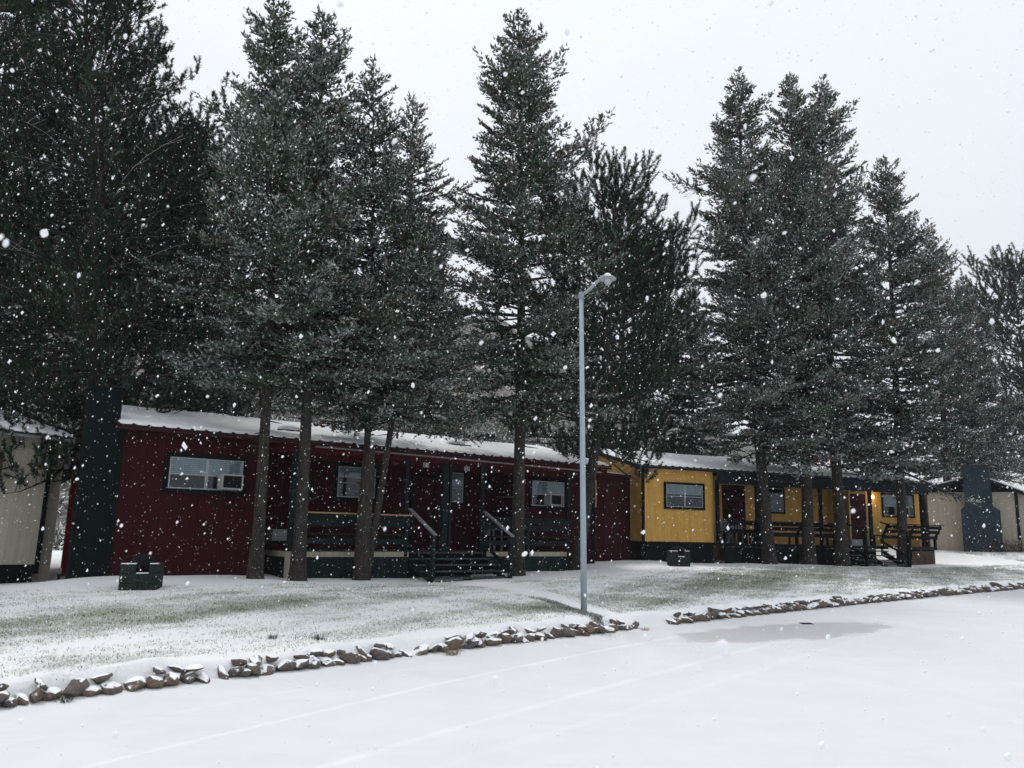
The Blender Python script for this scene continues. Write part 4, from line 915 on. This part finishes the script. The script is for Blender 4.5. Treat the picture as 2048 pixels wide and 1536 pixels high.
def pine(seed, H, cb, R, dens=1.0, dark=0.8, k=1.0, snow=.35, bark=None, dome=0.55, tuft=(.28, .48), needle=(.11, .16), step=.24, nn=60, limbs=0):
    r = np.random.default_rng(seed); trunk = MB(); P, D, L, C, S = [], [], [], [], []
    lean = r.normal(size=2)*0.25
    def tp(z): return np.array([lean[0]*math.sin(z/H*2.2), lean[1]*math.sin(z/H*2.7), z])
    r0 = .016*H; zs = np.linspace(0, H-.3, 14); trunk.tube([tp(z) for z in zs], [max(.02, r0*(1-z/H)**.8*(1+.25*math.exp(-z/.3))) for z in zs], 9)
    z = H*cb; tuft_p, tuft_d = [], []
    while z < H-.2:
        f = (H-z)/(H*(1-cb)); Rz = R*min(1, (f/dome))**.6*(1-.15*f); nb = int(r.integers(4, 6))
        for b in range(nb):
            a = r.uniform(0, 6.283); Lb = max(.4, Rz*r.uniform(.6, 1.15)); h = np.array([math.cos(a), math.sin(a), 0]); perp = np.array([-h[1], h[0], 0])
            a0 = math.radians(50-52*f-22*max(0, f-.8)/.2+r.normal()*8); t = np.linspace(0, 1, 8)
            pts = tp(z)[None]+h[None]*(t*Lb*math.cos(a0*.8))[:, None]+Zv[None]*(t*Lb*math.sin(a0)-.10*f*Lb*t+.26*Lb*t**2.5)[:, None]+perp[None]*(r.normal()*.14*Lb*t**2)[:, None]
            trunk.tube([pts[0], pts[2], pts[4], pts[6], pts[7]], [.018+.012*Lb, .014+.009*Lb, .010+.006*Lb, .010, .006], 5, cap=False)
            ns = int(max(3, Lb/.20*dens)); tt = np.linspace(.35 if Lb > 1 else .1, 1, ns)
            for ti in tt:
                q = np.array([np.interp(ti, t, pts[:, c]) for c in range(3)]); l2 = min(1.0, .22+.5*(1-ti)*Lb)*r.uniform(.7, 1.2)
                sdv = unit(h*r.uniform(.3, 1.0)+perp*r.choice([-1, 1])*r.uniform(.2, 1.1)+Zv*r.uniform(.1, .9))
                e = q+sdv*l2+Zv*.15*l2
                if l2 > .35: trunk.tube([q, e], [.010, .005], 3, cap=False)
                for w in np.linspace(.35, 1, max(2, int(l2/step))):
                    tuft_p.append(q+(e-q)*w+r.normal(size=3)*.05); tuft_d.append(unit(sdv*.5+Zv*r.uniform(.4, 1.2)+r.normal(size=3)*.35))
        z += r.uniform(.26, .42)*k
    bare = []
    for k_ in range(limbs):                # long dead lower limbs with a line of snow along the top
        z0 = H*r.uniform(.30, .66); a = r.uniform(0, 6.283); Lb = R*r.uniform(.7, 1.25); h = np.array([math.cos(a), math.sin(a), 0]); pp = np.array([-h[1], h[0], 0]); t = np.linspace(0, 1, 9); ph = r.uniform(0, 6)
        pts = tp(z0)[None]+h[None]*(t*Lb)[:, None]+Zv[None]*(r.uniform(-.05, .25)*t*Lb-r.uniform(.1, .4)*Lb*t**2+.04*np.sin(7*t+ph))[:, None]+pp[None]*(.12*Lb*np.sin(2*t+ph)*t)[:, None]
        rr = np.linspace(.020, .006, 9); trunk.tube(list(pts), list(rr), 4, cap=False)
        for s_ in range(8):
            if r.random() < .8: bare.append((pts[s_]+Zv*(rr[s_]+.004), pts[s_+1]+Zv*(rr[s_+1]+.004), pp*.009))
        for s_ in range(2, 9):
            e = pts[s_]+unit(h*.7+pp*r.choice([-1, 1])*r.uniform(.3, 1)+Zv*r.uniform(-.3, .4))*r.uniform(.25, .8); trunk.tube([pts[s_], e], [.007, .003], 3, cap=False); bare.append((pts[s_]+Zv*.010, e+Zv*.006, pp*.007))
    TP = np.array(tuft_p); TD = np.array(tuft_d); n = len(TP)
    sl = r.uniform(tuft[0], tuft[1], n)*k; idx = np.repeat(np.arange(n), nn); u = r.random(len(idx))**.8
    base = TP[idx]+TD[idx]*(u*sl[idx])[:, None]; rad = unit(np.cross(TD[idx], r.normal(size=(len(idx), 3))))
    dr = unit(rad+TD[idx]*r.uniform(.5, 1.3, len(idx))[:, None]); ln = r.uniform(needle[0], needle[1], len(idx))*k*(1-.35*u); w = r.uniform(.009, .015, len(idx))*k
    side = unit(np.cross(dr, r.normal(size=dr.shape)))*w[:, None]
    V = np.stack([base+side, base-side, base+dr*ln[:, None]], 1).reshape(-1, 3); Fc = np.arange(len(V)).reshape(-1, 3)
    g = r.uniform(.6, 1.3, n)[idx][:, None]*r.uniform(.75, 1.25, len(idx))[:, None]
    col = np.array([.017, .037, .020])[None]*dark*g; up = np.clip(rad[:, 2], 0, 1)*snow*(r.random(len(idx)) < .6)*r.uniform(.2, 1, n)[idx]
    T = col*(1-up[:, None])+WHITE*up[:, None]
    if bare:
        A_ = np.array([b[0] for b in bare]); B_ = np.array([b[1] for b in bare]); C_ = np.array([b[2] for b in bare])
        bv = np.stack([A_-C_, A_+C_, B_, B_+C_*.8, B_-C_*.8, A_], 1).reshape(-1, 3); V = np.concatenate([V, bv]); Fc = np.arange(len(V)).reshape(-1, 3); T = np.concatenate([T, np.tile(WHITE, (2*len(bare), 1))])
    return dict(H=H, trunk=trunk, V=V, F=Fc, T=T, mat=bark or MAT_BARK)

def bake(sp):
    t = sp['trunk'].build('trunk', sp['mat'], None, smooth=True); c = mesh_np('crown', sp['V'], sp['F'], MAT_NEEDLE, tint=sp['T'])
    sp['tm'], sp['cm'] = t.data, c.data; bpy.data.objects.remove(t); bpy.data.objects.remove(c); sp['n'] = len(sp['F']); return sp
S = {}
S['a'] = bake(spruce(11, 14, .35, 2.95, .95, brown=.15, dens=1.3, snow=.7, tau=.50, girth=.74))
S['b'] = bake(spruce(12, 13.6, .35, 2.95, .95, brown=.2, dens=1.3, snow=.7, tau=.48, girth=.84))
S['c'] = bake(spruce(13, 13.6, .34, 2.7, .95, brown=.2, dens=1.15, snow=.65, tau=.46, girth=.56))
S['d'] = bake(spruce(14, 17, .30, 3.1, 1.05, brown=.35, tau=.56, dens=1.3, snow=.65, girth=.80))
S['e'] = bake(spruce(15, 20, .24, 3.8, 1.2, brown=.3, tau=.60, snow=.75, dens=1.25, girth=.86))
S['f'] = bake(spruce(16, 20, .25, 3.4, 1.2, brown=.45, tau=.55, snow=.75, dens=1.25, girth=.86))
S['p'] = bake(pine(21, 18, .18, 4.9, dens=.85, snow=.4, nn=58, limbs=30))
S['q'] = bake(pine(22, 13, .32, 3.2, dens=.72, k=1.0, snow=.4, dome=.4, tuft=(.5, .85), needle=(.13, .18), step=.38, nn=110))
print('tree faces', {k: v['n'] for k, v in S.items()})

def place(stems, label, name='spruce_tree', group='conifers standing among the cabins', rot=0.0):
    """stems: list of (kind, base point, apex point); a tree with two stems carries both"""
    b0 = stems[0][1]; root = empty(name, label, 'tree', group, loc=tuple(b0))
    for i, (k, b, t) in enumerate(stems):
        sp = S[k]; b = np.array(b); t = np.array(t); v = Vector(t-b); s = v.length/sp['H']
        qm = v.to_track_quat('Z', 'Y').to_matrix().to_4x4() @ Matrix.Rotation(rot+i*2.1, 4, 'Z') @ Matrix.Scale(s, 4)
        qm.translation = Vector(b-np.array(b0))
        for nm, me in (('trunk', sp['tm']), ('crown', sp['cm'])):
            o = bpy.data.objects.new(nm, me); COL.objects.link(o); o.parent = root; o.matrix_local = qm
    return root
def on_plane(fr, px, yp, dz=-.12):
    """ground point seen at column px on the plane local y = yp of a cabin's frame"""
    p = loc3(fr, px, 1140, yp)
    for _ in range(3):
        z = float(ground_z(p[0], p[1])); 
        # follow the column to that height
        lo, hi = 1000, 1250
        for _ in range(30):
            mid = (lo+hi)/2
            if loc3(fr, px, mid, yp)[2] > z: lo = mid
            else: hi = mid
        p = loc3(fr, px, mid, yp)
    return np.array([p[0], p[1], z+dz])
def tree(k, base, apex_px, label, **kw):
    t = at_y(apex_px[0], apex_px[1], base[1]); return place([(k, base, t)], label, **kw)
def ground_at(px, Y, dz=-.1):
    x = at_y(px, 1100, Y)[0]; return np.array([x, Y, float(ground_z(x, Y))+dz])

tree('a', on_plane(RED, 511, -.75), (545, -6), 'tall frosted spruce whose bare trunk crosses the red cabin just right of its left window', rot=.3)
tree('b', on_plane(RED, 595, -.7), (645, 28), 'snow-dusted spruce with slightly leaning trunk in front of the left end of the red porch', rot=1.4)
b3 = on_plane(RED, 724, -.6); hf = at_y(735, 925, b3[1])
FORK = place([('c', b3+np.array([-.03, 0, 0]), at_y(752, 120, b3[1])), ('c', b3+np.array([.06, .04, 0]), at_y(822, 192, b3[1]+.1))], 'forked twin-stemmed spruce before the red porch railing with two crowns', rot=4.2)
MB().tube([(0,0,-.05), (.0,0,.3), (.02,.0,1.6), (.06,.01,2.9), (.09,.02,3.3)], [.25, .20, .18, .165, .12], 10).build('lower_trunk', MAT_BARK, FORK, smooth=True)
tree('d', on_plane(RED, 1034, -.8), (1033, 24), 'big pointed spruce with brownish cones standing at the right side of the red cabin steps', rot=2.2)
tree('q', on_plane(RED, 1151, -.15), (1212, 385), 'broad dark pine with upright candle tips just left of the street lamp', name='pine_tree', rot=.9)
tree('e', on_plane(YEL, 1540, -.6), (1480, 148), 'spruce with wide left boughs before the dark window of the yellow cabin', rot=.5)
tree('f', on_plane(YEL, 1618, -.6), (1577, 155), 'narrow spruce between its two close neighbours in front of the yellow porch bench', rot=2.9)
tree('e', on_plane(YEL, 1686, -.6), (1648, 163), 'brownish tall spruce beside the left handrail of the yellow cabin steps', rot=3.6)
tree('e', on_plane(YEL, 1808, -.8), (1772, 318), 'shorter spruce hiding part of the right window of the yellow cabin', rot=5.2)
# behind and at the edges
tree('p', ground_at(185, 19.6), (150, -50), 'huge dark pine rising behind the teal chimney between white and red cabins', name='pine_tree', rot=1.0)
tree('p', ground_at(20, 22.5), (10, -170), 'huge dark pine behind the white cabin filling the upper left corner', name='pine_tree', rot=3.3)
tree('q', ground_at(330, 27), (352, 330), 'dark pine behind the red cabin roof, right of the huge left pines', name='pine_tree', rot=2.0)
tree('b', ground_at(400, 25.5), (378, 225), 'slender spruce tip peeking between the dark pines and the first tall spruce', rot=.2)
tree('b', ground_at(862, 30), (868, 455), 'smaller spruce behind the red roof, filling the gap right of the forked one', rot=2.8)
tree('q', ground_at(1265, 36), (1262, 520), 'pine in the gap behind the dark red shed', name='pine_tree', rot=4.4)
tree('a', ground_at(1395, 37), (1378, 560), 'small frosted spruce behind the left end of the yellow roof', rot=4.4)
tree('f', ground_at(1900, 45), (1862, 462), 'frosted spruce behind the beige cabin, left of its chimney', rot=1.1)
tree('f', ground_at(1985, 47), (1925, 555), 'lower pale frosted spruce behind the teal chimney at the right', rot=2.3)
tree('q', ground_at(2070, 75), (2008, 548), 'distant thin pine standing above the treetops at the right edge', name='pine_tree', rot=3.0)
tree('a', ground_at(2135, 36), (2105, 640), 'frosted spruce cut off by the right edge with boughs over the beige cabin', rot=3.9)
tree('p', ground_at(2150, 60), (2085, 655), 'dark distant pine at the right edge behind the frosted boughs', name='pine_tree', rot=.7)

# ------------------------------------------------------------------ bare pine stems and scrub on the hill behind
rg = np.random.default_rng(3)
for i, (px, Y, hgt, lbl) in enumerate(((690, 38, 7, 'reddish bare pine stem behind the red roof, left of the forked spruce'), (838, 36, 8.5, 'orange-brown bare pine stem behind the red roof, right of the forked spruce'), (600, 44, 8, 'thin bare stem on the slope seen beside the second spruce trunk'), (905, 42, 8, 'thin bare stem on the slope left of the big pointed spruce'))):
    b = ground_at(px, Y); root = empty('bare_pine', lbl, 'tree', 'bare stems behind the cabins', loc=tuple(b)); m = MB()
    m.tube([(0,0,0), (.1,0,hgt*.5), (.05,.1,hgt)], [.17, .13, .05], 8)
    for k in range(16):
        z = hgt*rg.uniform(.3, .95); a = rg.uniform(0, 6.28); l = rg.uniform(.6, 2.2); d = Vector((math.cos(a), math.sin(a), rg.uniform(-.1, .3)))
        m.tube([(.05,0,z), Vector((.05,0,z))+d*l*.5, Vector((.05,0,z))+d*l+Vector((0,0,.15*l))], [.035, .02, .008], 4, cap=False)
    m.build('trunk', MAT_BARK_P, root, smooth=True)
# far house glimpsed between the trunks
q = ground_at(850, 43); fh = empty('far_house', 'pale tan house wall glimpsed above the red roof between the trunks', 'house', loc=tuple(q))
MB().box(-1.6, 2.2, 0, 4, -1, 3.2).build('wall', MAT_TAN, fh); MB().box(-2, 2.6, -.4, 4.4, 3.2, 3.35).build('roof', MAT_METAL, fh); MB().box(-2, 2.6, -.4, 4.4, 3.352, 3.5).build('snow_layer', MAT_SNOW, fh)
n = 5200; X = rg.uniform(-75, 70, n); Y = 33+rg.power(1.3, n)*60; keep = np.ones(n, bool)
Zg = ground_z(X, Y); sel = ~((X > 9) & (Y < 52)); X, Y = X[sel], Y[sel]; n = len(X); Zg = ground_z(X, Y); kk = 30; idx = np.repeat(np.arange(n), kk)
hgt = rg.uniform(.5, 2.4, n)*np.clip(rg.random(n)*1.3, .4, 1.2); rad = hgt*rg.uniform(.4, .7, n)
off = rg.normal(size=(len(idx), 3))*np.array([.45, .45, .30]); base = np.stack([X, Y, Zg], 1)[idx]+off*np.stack([rad, rad, hgt], 1)[idx]+np.array([0,0,.45])*hgt[idx][:, None]
dr = unit(off+np.array([0,0,.6])+rg.normal(size=off.shape)*.3); ln = rg.uniform(.12, .38, len(idx)); c = np.array([[.05,.045,.032],[.085,.07,.05],[.03,.042,.028]])[rg.integers(0, 3, n)][idx]*rg.uniform(.7, 1.3, len(idx))[:, None]
V, Fc, T = twig_mesh(base, dr, ln, ln*.22, c, np.clip(rg.normal(.45, .35, len(idx)), 0, 1), rg)
o = mesh_np('hillside_scrub', V, Fc, MAT_NEEDLE, tint=T); o['kind'] = 'stuff'; o['label'] = 'snow dusted scrub covering the slope behind the cabins'

# brown shrub at the foot of the beige cabin
q = BGE.w(BGE.x(2022, 1100, -.5), -.5, 0); q[2] = float(ground_z(q[0], q[1])); n = 900
off = rg.normal(size=(n, 3))*np.array([.55, .3, .22]); off[:, 2] = np.abs(off[:, 2]); dr = unit(off+np.array([0, 0, .5])+rg.normal(size=(n, 3))*.4)
V, Fc, T = twig_mesh(off, dr, rg.uniform(.08, .22, n), rg.uniform(.006, .014, n), np.array([.075, .048, .034])*rg.uniform(.6, 1.3, n)[:, None], np.clip(rg.normal(.2, .25, n), 0, 1), rg)
o = mesh_np('shrub', V, Fc, MAT_NEEDLE, tint=T); o.location = tuple(q); o['label'] = 'low bare brown shrub at the foot of the beige cabin wall right of its chimney'; o['category'] = 'shrub'

# ------------------------------------------------------------------ grass through the snow
n = 1100000; X = rg.uniform(-13, 22, n); d = rg.uniform(.15, 13, n)**1.0; Y = wall_y(X)+d
g = grassiness(X, Y)+.25*_lump(X, Y, 9.0, 35)*.5
infront = (np.abs(X/np.maximum(Y, 1)) < .72)
for fr in (RED, YEL): infront &= ((X-fr.O[0])*fr.Y[0]+(Y-fr.O[1])*fr.Y[1] < .2) | ((X-fr.O[0])*fr.X[0]+(Y-fr.O[1])*fr.X[1] > 15) | ((X-fr.O[0])*fr.X[0]+(Y-fr.O[1])*fr.X[1] < -.5)
# not on the path; a dark fringe along its left edge
ly = np.interp(X, path_left[:, 0][::-1] if path_left[0, 0] > path_left[-1, 0] else path_left[:, 0], path_left[:, 1][::-1] if path_left[0, 0] > path_left[-1, 0] else path_left[:, 1])
pd = ly-Y; inx = (X > path_left[:, 0].min()) & (X < path_left[:, 0].max()); onpath = inx & (pd < 0) & (pd > -1.6)
fringe = np.exp(-((pd-.12)/.13)**2)*inx*(X > -.6)
pr = np.clip(.38+.85*g, 0, 1.0)*infront*(~onpath)
keep = rg.random(n) < pr*.62; X, Y, g, fringe = X[keep], Y[keep], g[keep], fringe[keep]; n = len(X); Zg = ground_z(X, Y)
a = rg.uniform(0, 6.28, n); hg = rg.uniform(.012, .030, n)*(1+.35*np.clip(g, 0, 1)); w = rg.uniform(.004, .007, n)+.00025*Y
P = np.stack([X, Y, Zg-.004], 1); sd_ = np.stack([np.cos(a), np.sin(a), 0*a], 1)*w[:, None]; tip = P+np.stack([rg.normal(size=n)*.016, rg.normal(size=n)*.016, hg], 1)
V = np.stack([P-sd_, P+sd_, tip], 1).reshape(-1, 3)
frost = np.clip(rg.normal(.58-.42*g, .28), 0, 1)[:, None]; base = np.array([.12, .155, .075])[None]*rg.uniform(.6, 1.3, n)[:, None]+np.array([.05, .02, 0])[None]*rg.random(n)[:, None]
T = base*(1-frost)+WHITE*frost
# dense green fringe along the path's left edge
nf = 5500; tq = .40+.42*rg.beta(2.2, 1.3, nf); kx = np.linspace(0, 1, len(path_left)); fx = np.interp(tq, kx, path_left[:, 0]); fy = np.interp(tq, kx, path_left[:, 1])
band = .10+.16*np.clip(np.sin(tq*9)+.6, 0, 1.6); fy = fy-np.abs(rg.normal(size=nf))*band+.03; fx = fx+rg.normal(size=nf)*.05; fz = ground_z(fx, fy)
fa = rg.uniform(0, 6.28, nf); fP = np.stack([fx, fy, fz-.004], 1); fs = np.stack([np.cos(fa), np.sin(fa), 0*fa], 1)*.006; ft = fP+np.stack([rg.normal(size=nf)*.025, rg.normal(size=nf)*.025, rg.uniform(.02, .055, nf)], 1)
fV = np.stack([fP-fs, fP+fs, ft], 1).reshape(-1, 3); ff = (rg.random(nf)**1.6)[:, None]*.8; fT = np.array([.045, .065, .03])[None]*rg.uniform(.6, 1.3, nf)[:, None]*(1-ff)+WHITE*ff
V = np.concatenate([V, fV]); T = np.concatenate([T, fT])
o = mesh_np('grass', V, np.arange(len(V)).reshape(-1, 3), MAT_GRASS, tint=T); o['kind'] = 'stuff'; o['label'] = 'short frosted grass poking through the thin snow of the lawn'
print('grass', n)
# weed tufts by the wall
for px, py, z, s, lbl in ((905, 1290, .12, 1.0, 'dry yellowish grass tuft growing from the middle of the left stone wall'), (135, 1352, .22, .7, 'thin grass tuft sticking out of the snow above the left stones'), (1290, 1257, .03, .6, 'small dry tuft at the end stone by the path opening'), (640, 1268, .26, .8, 'dark green clump of grass on the snowy lawn'), (545, 1266, .26, .7, 'small dark weed clump on the lawn, left of a larger clump')):
    q = at_z(px, py, z); m = 90 if s < 1 else 130; a = rg.uniform(0, 6.28, m); rr = rg.uniform(0, .10, m)*s; h_ = rg.uniform(.05, .15, m)*s
    P = np.stack([np.cos(a)*rr, np.sin(a)*rr, np.full(m, -.02)], 1); w = .004; sd_ = np.stack([-np.sin(a), np.cos(a), 0*a], 1)*w
    tip = P+np.stack([np.cos(a)*h_*.6, np.sin(a)*h_*.6, h_], 1); V = np.stack([P-sd_, P+sd_, tip], 1).reshape(-1, 3)
    dry = np.array([.22, .17, .09]) if s in (1.0, .6) else np.array([.04, .06, .035])
    o = mesh_np('grass_tuft', V, np.arange(3*m).reshape(-1, 3), MAT_GRASS, tint=dry*rg.uniform(.6, 1.3, m)[:, None]); o.location = (q[0], q[1], max(float(ground_z(q[0], q[1])), 0)); o['label'] = lbl; o['category'] = 'grass tuft'

# ------------------------------------------------------------------ falling snow
def flakes(n, seed, lo, hi, size, elong, near, far, shape):
    r = np.random.default_rng(seed); P = r.uniform(lo, hi, (n, 3)); dist = np.linalg.norm(P-CAMP, axis=1); P = P[(dist > near) & (dist < far)]
    P = P[P[:, 2] > np.where(P[:, 1] > wall_y(P[:, 0]), ground_z(P[:, 0], P[:, 1]), 0)+.02]; n = len(P)
    B, Fb = shape; s = r.lognormal(math.log(size), .48, n)[:, None, None]
    lob = unit(r.normal(size=(n, 1, 3)))
    o = B[None]*(1+.28*(B[None]*lob).sum(-1, keepdims=True)+r.normal(size=(n, len(B), 1))*.13)
    el = unit(np.array([-.45, .1, -1.0])+r.normal(size=(n, 3))*.35)[:, None, :]      # drifting clumps hang slightly drawn out
    o = o+el*(o*el).sum(-1, keepdims=True)*elong*r.uniform(.2, 1.2, (n, 1, 1))
    return (P[:, None]+o*s).reshape(-1, 3), (np.arange(n)[:, None, None]*len(B)+Fb[None]).reshape(-1, 3)
OCT = (np.array([[1,0,0],[-1,0,0],[0,1,0],[0,-1,0],[0,0,1],[0,0,-1]], float), np.array([[0,2,4],[2,1,4],[1,3,4],[3,0,4],[2,0,5],[1,2,5],[3,1,5],[0,3,5]]))
import bmesh
_b = bmesh.new(); bmesh.ops.create_icosphere(_b, subdivisions=2, radius=1.0); ICO = (np.array([v.co[:] for v in _b.verts]), np.array([[v.index for v in f.verts] for f in _b.faces])); _b.free()
m, n_, l_, p_ = new_mat('snowflake'); p_.inputs['Base Color'].default_value = (.9, .92, .94, 1); p_.inputs['Roughness'].default_value = .9
p_.inputs['Subsurface Weight'].default_value = 0.0
V1, F1 = flakes(62000, 41, (-14, .6, .05), (16, 19, 13), .0042, .7, 4.0, 99, OCT)
V2, F2 = flakes(1300, 43, (-4.5, .7, .1), (4.5, 4.6, 5), .0034, .7, 1.0, 4.0, ICO)
o = mesh_np('falling_snow', np.concatenate([V1, V2]), np.concatenate([F1, F2+len(V1)]), m, smooth=True); o['kind'] = 'stuff'; o['label'] = 'snowflakes falling through the air in front of the cabins'

# ------------------------------------------------------------------ air
hz = MB().box(-120, 130, -6, 175, -2.5, 62).build('haze', MAT_SNOW); hz.data.materials.clear(); hm = bpy.data.materials.new('snowy_air'); hm.use_nodes = True
nn_ = hm.node_tree.nodes; nn_.remove(nn_['Principled BSDF']); pv = nn_.new('ShaderNodeVolumePrincipled'); pv.inputs['Color'].default_value = (.93, .95, .97, 1); pv.inputs['Density'].default_value = .0003; pv.inputs['Anisotropy'].default_value = 0.0
hm.node_tree.links.new(pv.outputs[0], nn_['Material Output'].inputs['Volume']); hz.data.materials.append(hm); hz['kind'] = 'stuff'
